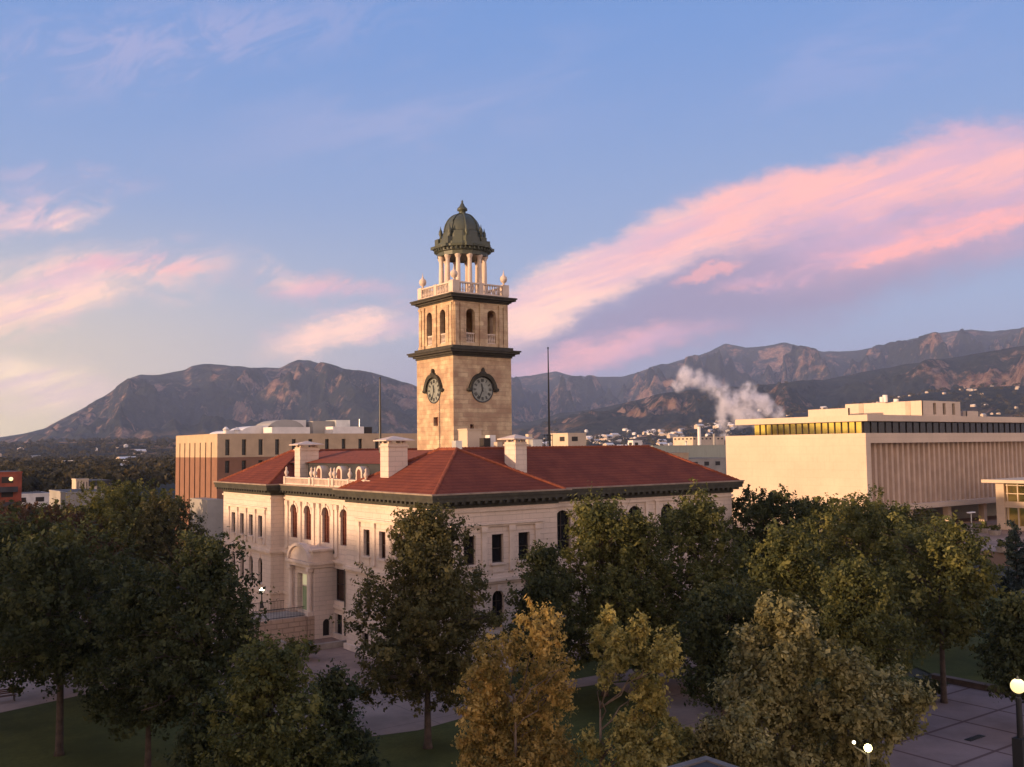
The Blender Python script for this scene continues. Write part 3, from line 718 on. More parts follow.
    while k < tw-1.1:
        for (xx, yy) in ((b0x+k, b0y+.15), (b0x+.15, b0y+k), (b0x+k, b1y-.15), (b1x-.15, b0y+k)):
            bl.lathe((xx, yy), [(.05, 36.75), (.11, 37.05), (.05, 37.45), (.09, 37.75)], 7)
        k += .34
    bo = bl.build('balustrade', M['white'], t)
    for xx in (b0x+.4, b1x-.4):
        for yy in (b0y+.4, b1y-.4):
            MB().lathe((xx, yy), [(.22, 38.0), (.1, 38.15), (.12, 38.3), (.34, 38.42), (.44, 38.75), (.38, 39.02), (.14, 39.22), (.06, 39.5), (.01, 39.9)], 14).build('ball_finial', M['white'], bo, smooth=True)
    # lantern: ring of columns, entablature, drum, ribbed dome
    for k in range(12):
        a = math.pi*2*(k+.5)/12; p = (cx+2.62*math.cos(a), cy+2.62*math.sin(a))
        MB().lathe(p, [(.34, 36.75), (.34, 37.0), (.27, 37.15), (.28, 39), (.235, 41.0), (.27, 41.1), (.38, 41.35), (.4, 41.5)], 12).build('column', M['white'], t)
    MB().cyl((cx, cy), 1.05, 36.75, 41.5, 16).build('lantern_core', M['white'], t) if 0 else None
    en = MB(); en.lathe((cx, cy), [(2.2, 41.45), (3.0, 41.452), (3.02, 41.9), (3.2, 42.0), (3.25, 42.25), (3.5, 42.35), (3.55, 42.6), (3.1, 42.72), (3.05, 43.0), (2.85, 43.02), (2.8, 43.55), (2.5, 43.6), (2.4, 44.35), (2.2, 44.45)], 16, ph=math.pi/16)
    for k in range(8):
        a = math.pi*2*k/8+math.pi/8; p = (cx+3.25*math.cos(a), cy+3.25*math.sin(a))
        en.box(p[0]-.42, p[1]-.42, 42.32, p[0]+.42, p[1]+.42, 42.66); en.box(cx+2.8*math.cos(a)-.38, cy+2.8*math.sin(a)-.38, 42.7, cx+2.8*math.cos(a)+.38, cy+2.8*math.sin(a)+.38, 43.55)
    for k in range(40):
        a = math.pi*2*k/40; en.lathe((cx+3.3*math.cos(a), cy+3.3*math.sin(a)), [(.1, 42.05), (.1, 42.34)], 5)
    en.build('lantern_entablature', M['dome'], t)
    dm = MB(); pr = [(2.16, 44.3)]+[(2.16*math.cos(q)**.9, 44.3+2.45*math.sin(q)) for q in [math.pi/2*k/12*.93 for k in range(1, 13)]]
    dm.lathe((cx, cy), pr, 24)
    for k in range(8):
        a = math.pi*2*k/8+math.pi/8; dm.tube([(cx+(r+.04)*math.cos(a), cy+(r+.04)*math.sin(a), z) for r, z in pr], .1, 6)
    do = dm.build('dome', M['dome'], t, smooth=True)
    MB().lathe((cx, cy), [(.62, 46.59), (.42, 46.74), (.4, 47.09), (.62, 47.19), (.6, 47.44), (.34, 47.69), (.2, 47.99), (.1, 48.14), (.14, 48.26), (.02, 48.49)], 12).build('finial', M['dome'], do, smooth=True)
    for k in range(8):
        a = math.pi*2*k/8+math.pi/8; p = (cx+2.62*math.cos(a), cy+2.62*math.sin(a))
        MB().lathe(p, [(.2, 43.55), (.12, 43.9), (.24, 44.2), (.2, 44.55), (.08, 44.8), (.02, 45.15)], 9).build('urn', M['dome'], do, smooth=True)
    # clock faces
    def clock(P, u, nrm):
        P = Vector(P); u = Vector(u); nn = Vector(nrm); up_ = Vector((0, 0, 1))
        def disc(r, d, n=40): return [P+nn*d+u*(r*math.cos(2*math.pi*k/n))+up_*(r*math.sin(2*math.pi*k/n)) for k in range(n)]
        m = MB(); a = disc(1.42, .03); b = disc(1.42, -.1); m.add(a, [tuple(range(40))])
        cf = m.build('clock_face', M['dial'], t)
        f = MB(); a = disc(1.36, .05); b = disc(1.5, .08); c_ = disc(1.5, 0)
        for i in range(40):
            j = (i+1) % 40; f.add([a[i], a[j], b[j], b[i], c_[i], c_[j]], [(0,1,2,3),(3,2,5,4)])
        f.build('rim', M['iron'], cf)
        # hour marks: roman numerals reduced to their strokes
        for h in range(12):
            an = math.pi/2-2*math.pi*h/12; er = u*math.cos(an)+up_*math.sin(an); et = er.cross(nn)
            mk = MB(); n = {0: 4, 1: 1, 2: 2, 3: 3, 4: 3, 5: 2, 6: 3, 7: 4, 8: 4, 9: 2, 10: 2, 11: 3}[h]
            for k in range(n):
                o_ = (k-(n-1)/2)*.10; q = P+nn*.065+et*o_; w = .032 if n > 1 else .05
                mk.add([q+er*.86-et*w, q+er*.86+et*w, q+er*1.24+et*w, q+er*1.24-et*w], [(0, 1, 2, 3)])
            mk.build('numeral', M['iron'], cf)
        def hand(an, L, w):
            er = u*math.cos(an)+up_*math.sin(an); et = er.cross(nn); q = P+nn*.1; m = MB()
            m.add([q-er*.25-et*w*.6, q-er*.25+et*w*.6, q+er*L*.7+et*w, q+er*L, q+er*L*.7-et*w], [(0, 1, 2, 3, 4)]); m.build('clock_hand', M['iron'], cf)
        hand(math.pi/2-2*math.pi*(34/60), 1.15, .06); hand(math.pi/2-2*math.pi*(11.57/12), .78, .09)
        # hood moulding over the dial with crest and side scrolls
        h = MB(); n = 18
        A = [(1.5*math.cos(q), 1.5*math.sin(q)) for q in [math.radians(0+180*k/n) for k in range(n+1)]]
        B = [((1.82+.06*abs(math.cos(q*3)))*math.cos(q), (1.82+.1*abs(math.cos(q*3)))*math.sin(q)) for q in [math.radians(-4+188*k/n) for k in range(n+1)]]
        p3 = lambda p, d: P+u*p[0]+up_*p[1]+nn*d
        for k in range(n):
            h.add([p3(A[k], .3), p3(A[k+1], .3), p3(B[k+1], .38), p3(B[k], .38), p3(B[k], 0), p3(B[k+1], 0), p3(A[k], 0), p3(A[k+1], 0)], [(0,1,2,3),(3,2,5,4),(0,1,7,6)])
        for s_ in (-1, 1):
            cen = p3((s_*2.0, -.02), .2); h.ball(cen, .2, 8, 6)
            cc = [p3((s_*1.5, .1), .3), p3((s_*2.25, .06), .25), p3((s_*1.85, -.3), .2), p3((s_*1.5, -.25), .1)]
            h.add(cc, [(0, 1, 2, 3)])
        cr = [(-.45, 1.75), (-.3, 2.0), (-.16, 2.05), (-.12, 2.3), (0, 2.5), (.12, 2.3), (.16, 2.05), (.3, 2.0), (.45, 1.75)]
        h.add([p3(p, .36) for p in cr]+[p3(p, 0) for p in cr], [tuple(range(9))]+[(k, k+1, k+10, k+9) for k in range(8)])
        h.build('clock_hood', M['copper'], cf)
    pc = at(482.3, 389.5, Y=ty); clock((pc.x, ty, pc.z), (1, 0, 0), (0, -1, 0))
    clock((tx, ty+tw/2+.1, pc.z), (0, -1, 0), (-1, 0, 0))
    # downpipe
    MB().tube([(XR-.12, 89.3, .1), (XR-.12, 89.3, 7.3)], .06, 6).build('downpipe', M['copper'], t)
    return t
courthouse()

# ------------------------------------------------------------------ terrain
def vnoise(x, y, seed=0):
    xi = np.floor(x).astype(np.int64); yi = np.floor(y).astype(np.int64); fx = x-xi; fy = y-yi
    fx = fx*fx*fx*(fx*(fx*6-15)+10); fy = fy*fy*fy*(fy*(fy*6-15)+10)
    def h(a, b):
        n = (a*374761393+b*668265263+seed*1442695041) & 0xffffffff
        n = ((n ^ (n >> 13))*1274126177) & 0xffffffff
        return ((n ^ (n >> 16)) & 0xffff)/65535.0
    return (h(xi, yi)*(1-fx)+h(xi+1, yi)*fx)*(1-fy)+(h(xi, yi+1)*(1-fx)+h(xi+1, yi+1)*fx)*fy
def fbm(x, y, o=5, seed=0, ridged=False):
    s = 0; a = 1; t = 0
    for k in range(o):
        n = vnoise(x*2**k+17.3*k, y*2**k-9.1*k, seed+k)
        if ridged: n = 1-abs(2*n-1)
        s = s+a*n; t += a; a *= .52
    return s/t
RIDGES = [  # distance of the foot, of the crest, silhouette as seen over the roofs
 (5200, 9000, 1.0, [(-700,470),(-400,455),(-200,446),(-60,440),(0,436),(20,433),(45,428),(60,418),(75,410),(100,397),(125,379),(140,373),(160,373),(185,368),(192,364),(210,362),(240,365),(265,366),(280,368),(290,362),(298,359),(310,359),(330,363),(345,368),(360,370),(380,375),(400,381),(416,386),(450,397),(500,412),(560,430),(640,450),(2500,470)]),
 (6800, 12500, 1.0, [(-700,470),(300,455),(380,410),(450,392),(480,384),(510,376.5),(531,374),(556,370),(572,375.5),(602,376.5),(623,375.5),(648,367),(679,358.6),(705,351),(725,341.7),(746,347),(766,345),(784,340.7),(802,346),(822,350),(858,348),(889,342),(909,338),(935,331.5),(971,328),(991,330.5),(1012,328),(1024,327),(1100,320),(1250,335),(1500,350),(2500,380)]),
 (3600, 6500, .9, [(-700,470),(400,460),(450,440),(500,428),(530,421),(560,412),(587,409),(620,402),(669,393),(705,388),(766,385),(828,378),(858,371),(925,359),(980,351),(1024,344),(1100,335),(1300,345),(2500,380)]),
 (2300, 4200, .7, [(-700,462),(-200,450),(0,444),(60,441),(150,440),(250,436),(330,432),(420,438),(500,442),(560,437),(640,432),(720,424),(800,412),(860,402),(930,392),(1000,385),(1100,380),(1400,390),(2500,420)]),
]
def build_mountains():
    na, nr = 900, 330
    th = np.linspace(rad(-12), rad(112), na)     # direction in the ground plane
    r = np.concatenate([np.linspace(1500, 5000, 110, endpoint=False), np.linspace(5000, 9600, 130, endpoint=False), np.linspace(9600, 15500, nr-240)])
    T, Rr = np.meshgrid(th, r, indexing='ij')
    X, Y = Rr*np.cos(T), Rr*np.sin(T)
    Z = -3+0*X
    for i, (rf, rc, amp, sil) in enumerate(RIDGES):
        pts = []
        for x, y in sil:
            q = ray(x, y); pts.append((math.atan2(q[1], q[0]), q[2]/math.hypot(q[0], q[1])))
        pts.sort(); el = np.interp(th, [p[0] for p in pts], [p[1] for p in pts])
        ch = (EYE+rc*el)[:, None]
        jag = (fbm(th*rc/420, th*0+i*7.7, 5, 3+i)-.5)*34*(rc/9000)
        jag = jag[:, None]
        t = np.clip((Rr-rf)/(rc-rf), 0, 1); b = np.clip((Rr-rc)/(rc*.45), 0, 1)
        prof = t**(1.25 if i < 2 else 1.0)*(1-.15*np.sin(math.pi*t))
        u = T*rc
        wx = (fbm(u/1400, Rr/1500, 3, 40+i)-.5)*900
        spur = fbm((u+wx)/760, Rr/2300+wx/900, 6, 11+i*3, True)
        fine = fbm((u+wx)/230, Rr/330, 5, 60+i, True)
        env = np.sin(math.pi*np.clip(t, 0, 1)**1.15)**1.1
        h = ch*prof*(1-b)+jag*t*(1-b)
        h = h+np.maximum(ch, 60)*amp*env*((spur-.58)*1.35+(fine-.55)*.34)
        cap = EYE+Rr*el[:, None]+jag*np.clip(t, 0, 1); k_s = 18*(rc/9000); dlt = np.clip((h-cap)/k_s, -30, 30); h = np.where(Rr <= rc*1.02, h-k_s*np.log1p(np.exp(dlt)), h)
        h = np.where(Rr < rf, -3, h)
        Z = np.maximum(Z, h)
    Z += np.where(Z > 0, (fbm(X/90, Y/90, 3, 90)-.5)*10*np.clip(Z/80, 0, 1), 0)
    me = bpy.data.meshes.new('mountains'); n = na*nr
    me.vertices.add(n); me.vertices.foreach_set('co', np.stack([X, Y, Z], -1).reshape(-1))
    idx = np.arange(n).reshape(na, nr); q = np.stack([idx[:-1, :-1], idx[:-1, 1:], idx[1:, 1:], idx[1:, :-1]], -1).reshape(-1, 4)[:, ::-1]
    me.loops.add(q.size); me.loops.foreach_set('vertex_index', q.reshape(-1).astype(np.int32))
    me.polygons.add(len(q)); me.polygons.foreach_set('loop_start', np.arange(0, q.size, 4, dtype=np.int32)); me.polygons.foreach_set('loop_total', np.full(len(q), 4, np.int32))
    me.update(calc_edges=True); me.polygons.foreach_set('use_smooth', [True]*len(q))
    m = bpy.data.materials.new('mountain_slopes'); m.use_nodes = True; b = m.node_tree.nodes['Principled BSDF']; g = G(m.node_tree)
    co = g.geo(); sl = g.sep(g.n('ShaderNodeNewGeometry').outputs['Normal'])[2]
    n1 = g.noise(co, .0016, 8, .62); n2 = g.noise(co, .006, 7, .7); n3 = g.noise(co, .02, 5, .65)
    z = g.sep(co)[2]
    rock = g.m('MULTIPLY', g.rng(g.m('ADD', g.m('MULTIPLY', n1, .6), g.m('ADD', g.m('MULTIPLY', n2, .42), g.m('MULTIPLY', n3, .14))), .585, .66), g.rng(sl, .97, .84))
    c = g.mix(g.rng(n3, .35, .65), (.007, .011, .011), (.024, .028, .024))
    c = g.mix(g.rng(n2, .48, .75, 0, .4), c, (.075, .050, .036))
    c = g.mix(rock, c, g.mix(g.rng(n3, .4, .6), (.17, .085, .055), (.27, .165, .115)))
    fld = g.noise(g.xyz(g.m('MULTIPLY', g.sep(co)[0], .0012), g.m('MULTIPLY', g.sep(co)[1], .0022), 0), 2.2, 4, .5)
    low = g.m('MULTIPLY', g.rng(z, 150, 60), g.rng(fld, .53, .60))
    c = g.mix(low, c, (.26, .15, .075))
    g.put(b.inputs['Base Color'], c); b.inputs['Roughness'].default_value = .95; b.inputs['Specular IOR Level'].default_value = .05
    bn = g.n('ShaderNodeBump'); bn.inputs['Strength'].default_value = 1; bn.inputs['Distance'].default_value = 45
    g.put(bn.inputs['Height'], g.noise(co, .011, 8, .72)); m.node_tree.links.new(bn.outputs[0], b.inputs['Normal'])
    me.materials.append(m); o = bpy.data.objects.new('mountains', me); COL.objects.link(o)
    struct(o); return X, Y, Z, th, r
MX, MY, MZ, MTH, MR = build_mountains()
def ground_z(x, y):
    th = math.atan2(y, x); r = math.hypot(x, y)
    if r < MR[0]: return 0
    i = min(max(int((th-MTH[0])/(MTH[1]-MTH[0])), 0), len(MTH)-1); j = min(int(np.searchsorted(MR, r)), len(MR)-1)
    return max(float(MZ[i, j]), 0)

GX0, GX1 = -900, 15800
g_ = MB(); g_.add([(GX0, GX0, -.06), (GX1, GX0, -.06), (GX1, GX1, -.06), (GX0, GX1, -.06)], [(0, 1, 2, 3)])
gm = mat('city_ground', (.07, .055, .04), col2=(.035, .035, .02), scale=.01, var=.3, bump=.3, bscale=.2, fine=.4)
struct(g_.build('ground', gm))
def sheet(name, poly, z, m):
    mb = MB(); tr = tessellate_polygon([[Vector((x, y, 0)) for x, y in poly]]); fs = []
    for a, b, c in tr:
        A, B, C_ = poly[a], poly[b], poly[c]
        fs.append((a, b, c) if (B[0]-A[0])*(C_[1]-A[1])-(B[1]-A[1])*(C_[0]-A[0]) > 0 else (c, b, a))
    mb.add([(x, y, z) for x, y in poly], fs); return struct(mb.build(name, m))
# park lawns, courtyard paving, streets
sheet('lawn', [(-60, 22), (70, 22), (73.6, 47), (120, 60), (150, 110), (150, 150), (-60, 150)], -.03, M['grass'])
sheet('courtyard_paving', [(27.5, 62), (29.6, 59.2), (34, 58.2), (38.4, 58.9), (46, 61), (54, 60), (62, 57), (70, 57.5), (84, 60), (90, 72), (90, 126), (-40, 126), (-40, 76), (0, 78.5), (12, 81.2), (20, 83.6), (26, 74)], -.01, M['paving'])
sheet('cross_path', [(44, 36), (49, 36), (60, 57.1), (53, 59.8)], -.012, M['paving'])
sheet('lawn_bed', [(44, 63), (58, 62.5), (79, 64), (79, 68), (45, 68)], -.002, M['grass'])
sheet('square_paving', [(40, -30), (74, -30), (74, 44.2), (68, 47), (50, 38), (44, 30)], -.005, M['paving2'])
sheet('street', [(-60, 4), (40, 4), (40, 16), (-60, 16)], -.008, M['asphalt'])
sheet('street', [(90.5, 60), (104, 60), (104, 400), (90.5, 400)], -.008, M['asphalt'])
sheet('street', [(-60, 130), (90, 130), (90, 144), (-60, 144)], -.008, M['asphalt'])
sheet('street', [(125, 45), (1200, 45), (1200, 58), (125, 58)], -.008, M['asphalt'])
sheet('far_lawn', [(74.5, -30), (124, -30), (124, 58), (104.5, 58), (78, 50), (74.5, 44)], .02, M['grass'])
kb = MB(); kb.box(73.6, -30, 0, 74.1, 44.6, .38); kb.box(73.5, -30, .38, 74.2, 44.7, .46)
tag(kb.build('garden_wall', M['brickwall']), 'low dark red wall with pale coping between the paved square and the right-hand lawn', 'wall')

# ------------------------------------------------------------------ haze
def haze():
    mb = MB(); mb.box(GX0-100, GX0-100, -6.0, GX1+100, GX1+100, float(MZ.max())+60)
    m = bpy.data.materials.new('haze_air'); m.use_nodes = True; nt = m.node_tree; nt.nodes.clear()
    v = nt.nodes.new('ShaderNodeVolumePrincipled'); v.inputs['Density'].default_value = HAZE; v.inputs['Color'].default_value = (.56, .68, 1.0, 1)
    o = nt.nodes.new('ShaderNodeOutputMaterial'); nt.links.new(v.outputs[0], o.inputs['Volume'])
    h = mb.build('haze', m); tag(h, 'thin violet morning haze hanging over the city and mountains', 'haze', kind='stuff')
HAZE = 3.7e-5
haze()

# ------------------------------------------------------------------ other buildings
def office_block():
    c = at(217.4, 434, D=190); x0, y0 = c.x, c.y; y1 = at(176, 436, X=x0).y; x1 = x0+64; zt = 22.3; zm = 17.85
    t = thing('office_block', (x0+25, y0+13, 0), 'tall brick and tan office block with slit windows behind the left wing of the courthouse', 'building')
    L = y1-y0
    # east face: piers between deep dark grooves
    m = MB(); m2 = MB(); d = MB()
    gs = [L*(i+.85)/7.9 for i in range(7)]; w = .62
    edges = [0]+[v for g_ in gs for v in (g_-w/2, g_+w/2)]+[L]
    for i in range(0, len(edges), 2):
        a, b = y1-edges[i], y1-edges[i+1]
        m.box(x0, b, -.1, x0+1.0, a, zm); m2.box(x0, b, zm, x0+1.0, a, zt-1.6)
    m2.box(x0-.003, y0, zt-1.6, x0+1.0, y1, zt)
    d.box(x0+.75, y0+.05, .1, x0+1.1, y1-.05, zt-1.7)
    # north face with slits
    def ops(lo, hi, bands):
        o = []
        for k in range(10):
            px_ = 227.4+16.6*k if k else 227.4
            s = at(px_, 450, Y=y0).x-x0
            for za, zb in bands: o.append((s-.42, s+.42, za, zb, False))
        return o
    bl = [(14.9, 17.2), (11.9, 14.2), (8.7, 11.2), (5.5, 8.0), (2.2, 4.8)]; bu = [(zm+.35, 21.2)]
    m.facade((x0+1.0, y0), (1, 0), (0, -1), x1-x0-1, -.1, zm, [(a-1, b-1, c_, d_, e) for a, b, c_, d_, e in ops(0, 0, bl)], .6)
    m2.facade((x0+1.0, y0), (1, 0), (0, -1), x1-x0-1, zm, zt, [(a-1, b-1, c_, d_, e) for a, b, c_, d_, e in ops(0, 0, bu)], .6)
    m.box(x0+1.0, y0+.9, -.1, x1, y1, zm-.01); m2.box(x0+1.0, y0+.9, zm, x1, y1, zt-.4)
    m2.box(x0+1, y0+.003, zt-.4, x0+1.4, y1, zt-.002); m2.box(x0+1.4, y1-.4, zt-.4, x1, y1-.003, zt-.002)
    m.build('brick_wall', M['brick'], t); m2.build('tan_wall', M['tanbrick'], t); d.build('groove', M['slot'], t)
    for o in ops(0, 0, bu)+ops(0, 0, bl[:3]): window(t, (x0, y0), (1, 0), (0, -1), o, setback=.35, muntin=(0, 1))
    # roof plant
    def top(pxa, pxb, ya, mm, off=6, dep=6, z0=zt-.4, nm='roof_plant', curved=False):
        a = at(pxa, 430, Y=y0+off); b = at(pxb, 430, Y=y0+off); z = at((pxa+pxb)/2, ya, Y=y0+off).z
        q = MB()
        if curved:
            n = 12; vs = []
            for s in (0, 1):
                for k in range(n+1):
                    an = math.pi*k/n; vs.append((a.x+(b.x-a.x)*(.5-.5*math.cos(an)), y0+off+s*dep, z0+(z-z0)*math.sin(an)**.7))
            k = n+1; q.add(vs, [(i, i+1, i+1+k, i+k) for i in range(n)]+[tuple(range(k)), tuple(range(2*k-1, k-1, -1))])
        else: q.box(a.x, y0+off, z0, b.x, y0+off+dep, z)
        q.build(nm, M[mm], t)
    top(222, 252, 430, 'whitep', 5, 8, curved=True); top(240, 285, 425.5, 'whitep', 9, 8, curved=True); top(272, 310, 427, 'whitep', 4, 5); top(266, 306, 419.5, 'greyb', 9, 8, curved=True)
    top(281, 306, 420, 'whitep', 10, 8); top(313, 334, 421, 'greyb', 8, 6); top(336, 350, 420, 'metal', 7, 5); top(333, 364, 426.5, 'whitep', 4, 4); top(365, 372, 427, 'slot', 4, 4)
    a = at(359.5, 419, Y=y0+6); MB().cyl((a.x, a.y), .08, zt-.4, a.z, 6).build('antenna', M['metal'], t)
    for px_, py in ((226, 429.5), (237, 430)):
        a = at(px_, py, Y=y0+3); MB().lathe((a.x, a.y), [(.5, zt-.4), (.5, a.z-.2), (.7, a.z), (.2, a.z+.5)], 10).build('roof_vent', M['whitep'], t)
    # low pale stair block at the foot of the east face
    a = at(190, 498, X=x0-3); b = at(207, 498, X=x0-3)
    MB().box(x0-3, b.y, 0, x0-.01, a.y, a.z).build('stair_block', M['greyb'], t)
    MB().box(x0-3.02, b.y+1, 0.2, x0-2.9, a.y-1, 4).build('door', M['slot'], t)
office_block()

def court_annex():
    c = at(865.5, 433, D=195); x0, y0 = c.x, c.y; y1 = at(725.5, 437, X=x0).y; x1 = x0+150; zt = c.z; zb = 6.6
    t = thing('judicial_building', (x0+40, y0+20, 0), 'wide beige court building with blank sunlit side, ribbed front and flat overhanging roof', 'building')
    m = MB(); m.box(x0, y0+1.2, zb, x0+1.5, y1, zt); m.box(x0, y0, zb-.6, x0+1.5, y0+1.197, zt); m.box(x0+1.5, y0, zt-1.9, x1, y0+2, zt); m.box(x0+1.5, y0, zb-.6, x1, y0+2, zb+.4)
    m.box(x0+1.5, y0+2, zb-.6, x1, y1, zt-.01); m.build('wall', M['beige'], t)
    r = MB(); x = x0+3.0; r.box(x0+1.5, y0+.75, zb+.4, x0+2.6, y0+1.9, zt-1.9)
    xs = []
    while x < x1-1: xs.append(x); x += 1.85
    for x in xs:
        r.add([(x-.55, y0+1.9, zb+.4), (x-.34, y0+1.25, zb+.4), (x+.34, y0+1.25, zb+.4), (x+.55, y0+1.9, zb+.4), (x-.55, y0+1.9, zt-1.9), (x-.34, y0+1.25, zt-1.9), (x+.34, y0+1.25, zt-1.9), (x+.55, y0+1.9, zt-1.9)],
              [(0,1,5,4),(1,2,6,5),(2,3,7,6)])
    r.build('ribbed_wall', M['rib'], t)
    MB().box(x0+1.5, y0+1.85, zb+.4, x1, y0+1.99, zt-1.9).build('back_panel', M['rib'], t)
    # ground floor set back in shade
    b = MB(); b.box(x0+3, y0+9, 0, x1, y1-3, zb-.6); b.build('ground_floor_wall', M['greyb'], t)
    for k in range(9):
        MB().box(x0+2+k*14, y0+1.5, 0, x0+3.2+k*14, y0+2.7, zb-.602).build('pier', M['beige'], t)
    MB().box(x0-.02, y0+14, -.1, x0+3.0, y1, zb+.01).build('wall_base', M['beige'], t)
    # top storey glazing and roof slab
    q = at(861, 414.6, D=194); zs = q.z; zg = at(861, 421, D=194).z; xa = x0-.6; ya = y0-.9
    yb = at(735, 419, X=xa).y
    g1 = MB(); gx, gy = x0+2.0, y0+2.0
    n = 17
    for i in range(n):
        a = gy+(yb-3-gy)*i/n; bb = gy+(yb-3-gy)*(i+1)/n
        p = MB(); p.box(gx, a+.07, zt+.02, gx+.1, bb-.07, zg); p.build('glazing', M['glass2'], t)
        f = MB(); f.box(gx-.18, a-.08, zt, gx+.2, a+.08, zg); f.build('mullion', M['frame'], t)
    k = 0; x = gx+.3
    while x < x1-4 and k < 60:
        MB().box(x+.07, gy, zt+.02, x+2.33, gy+.1, zg).build('glazing', M['glass'], t); MB().box(x-.07, gy-.15, zt, x+.07, gy+.2, zg).build('mullion', M['frame'], t); x += 2.4; k += 1
    MB().box(gx+1.0, gy+1.0, zt, x1-4, yb-4, zg).build('inner_wall', M['slot'], t)
    MB().box(xa, ya, zg, x1+2, yb, zs).build('roof', M['beige'], t)
    # rooftop storeys
    def pent(pa, pc, pb, yt, D, nm, slits=()):
        c_ = at(pc, yt, D=D); a = at(pa, yt, X=c_.x); b_ = at(pb, yt, Y=c_.y)
        m = MB(); m.facade((c_.x, c_.y), (1, 0), (0, -1), b_.x-c_.x, zs, c_.z, [(s, s+w_, zs+.4, c_.z-.4, False) for s, w_ in slits], .5)
        m.box(c_.x, c_.y+.6, zs, b_.x, a.y, c_.z-.003); m.box(c_.x, c_.y, zs, c_.x+.4, c_.y+.6, c_.z-.002); o = m.build(nm, M['beige'], t)
        if slits: MB().box(c_.x+.5, c_.y+.5, zs, b_.x-.5, c_.y+.58, c_.z-.3).build('louvre', M['slot'], t)
        return c_, a, b_
    c1, a1, b1 = pent(845, 921.5, 960, 400.5, 215, 'penthouse', ((4.2, 1.1), (7.8, 1.1), (11.4, 1.1)))
    pent(808, 848, 850, 408, 212, 'penthouse'); pent(963, 966, 978, 411, 230, 'penthouse')
    for f_ in (.17, .78):
        y = c1.y+(a1.y-c1.y)*f_; MB().box(c1.x-.1, y-.55, zs, c1.x-.002, y+.55, c1.z-.01).build('louvre', M['rib'], t)
    for px_, py in ((882, 397), (885, 395), (896, 399)):
        q = at(px_, py, D=218); MB().cyl((q.x, q.y), .5, c1.z, q.z, 8).build('roof_vent', M['whitep'], t)
    return x0, y0
JX, JY = court_annex()

def glass_hall():
    z0 = 2.0; c = at(1000, 529, Z=z0); x0, y0 = c.x, c.y; zr = at(992, 479, D=math.hypot(x0, y0)).z
    x0 -= 1
    t = thing('glass_hall', (x0+10, y0-6, z0), 'beige entrance hall with big yellow window grid and thin flat roof at the right edge', 'building')
    y1 = y0-26   # front faces the street to the east and north
    m = MB(); m.box(x0, y0-1.6, z0, x0+1.6, y0, zr-.6); m.box(x0+.2, y0-26, z0, x0+1.4, y0-1.6, z0+.8); m.box(x0+.25, y0-26, z0+4.3, x0+1.4, y0-1.6, z0+5.4)
    m.box(x0+8, y0-26, z0, x0+30, y0-.01, zr-.7); m.build('wall', M['beige'], t)
    MB().box(x0-3, y0-30, zr-.6, x0+32, y0+1.2, zr).build('roof', M['cream'], t)
    f = MB(); k = y0-2
    zs = [z0+.8, z0+4.3, z0+5.4, z0+7.0, z0+8.6]
    MB().box(x0+.7, y0-26, z0+.8, x0+.8, y0-1.7, zr-.6).build('glazing', M['glass2'], t)
    while k > y0-26: f.box(x0+.45, k-.1, z0+.8, x0+.69, k+.1, zr-.6); k -= 2.0
    for z in zs[2:]: f.box(x0+.48, y0-26, z-.08, x0+.66, y0-1.7, z+.08)
    f.build('window_grid', M['cream'], t)
glass_hall()
MB_ = MB(); MB_.box(150, 60, -.2, 330, JY+8.9, 2.0); struct(MB_.build('raised_plaza', M['paving']))

def block(name, x0, y0, x1, y1, z, m, label, cat='building', group=None, bands=0, roof='darkroof', z0=-.1, mw='slot'):
    t = thing(name, ((x0+x1)/2, (y0+y1)/2, 0), label, cat, group)
    b = MB(); b.box(x0, y0, z0, x1, y1, z); b.box(x0-.1, y0-.1, z, x1+.1, y1+.1, z+.35); b.build('wall', M[m], t)
    MB().box(x0+.3, y0+.3, z+.2, x1-.3, y1-.3, z+.37).build('roof', M[roof], t)
    for k in range(bands):
        zz = z-2.2-k*3.2
        if zz < .5: break
        for i in range(max(int((x1-x0)/5), 1)):
            xa = x0+(x1-x0)*(i+.2)/max(int((x1-x0)/5), 1); MB().box(xa, y0-.04, zz, xa+2.4, y0+.05, zz+1.4).build('window', M[mw], t)
        for i in range(max(int((y1-y0)/5), 1)):
            ya = y0+(y1-y0)*(i+.2)/max(int((y1-y0)/5), 1); MB().box(x0-.04, ya, zz, x0+.05, ya+2.4, zz+1.4).build('window', M[mw], t)
    return t
# left: orange building, pale low ones
c = at(22, 473, D=250); t = block('orange_building', c.x-26, c.y, c.x, c.y+16, c.z, 'orange', 'orange red building with dark balconies cut by the left edge of the view', bands=3)
for k in range(2):
    b = MB(); b.box(c.x-10, c.y-1.6, c.z-4.2-3.4*k, c.x-1, c.y-.02, c.z-4-3.4*k); b.box(c.x-10, c.y-1.6, c.z-4-3.4*k, c.x-1, c.y-1.5, c.z-3-3.4*k); b.build('balcony', M['darkroof'], t)
MB().ball(tuple(at(11, 479, Y=c.y-1.0)), .45, 10, 8).build('wall_lamp', M['lamp'], t)
c = at(50, 493, D=330); block('shop_building', c.x-20, c.y, c.x+0, c.y+14, c.z-.3, 'whitep', 'long low white building right of the orange one', bands=1)
c = at(66, 493.5, D=260); c2 = at(110, 493.5, Y=c.y); block('warehouse', c.x, c.y, c2.x, c.y+20, c.z, 'greyb', 'low grey concrete warehouse in front of the dark roofed block at the left', bands=0)
c = at(84, 482, D=300); c2 = at(112, 482, Y=c.y); t = block('dark_warehouse', c.x, c.y, c2.x, c.y+15, c.z, 'darkroof', 'dark purple block with one small yellow sign panel behind the grey warehouse', bands=0)
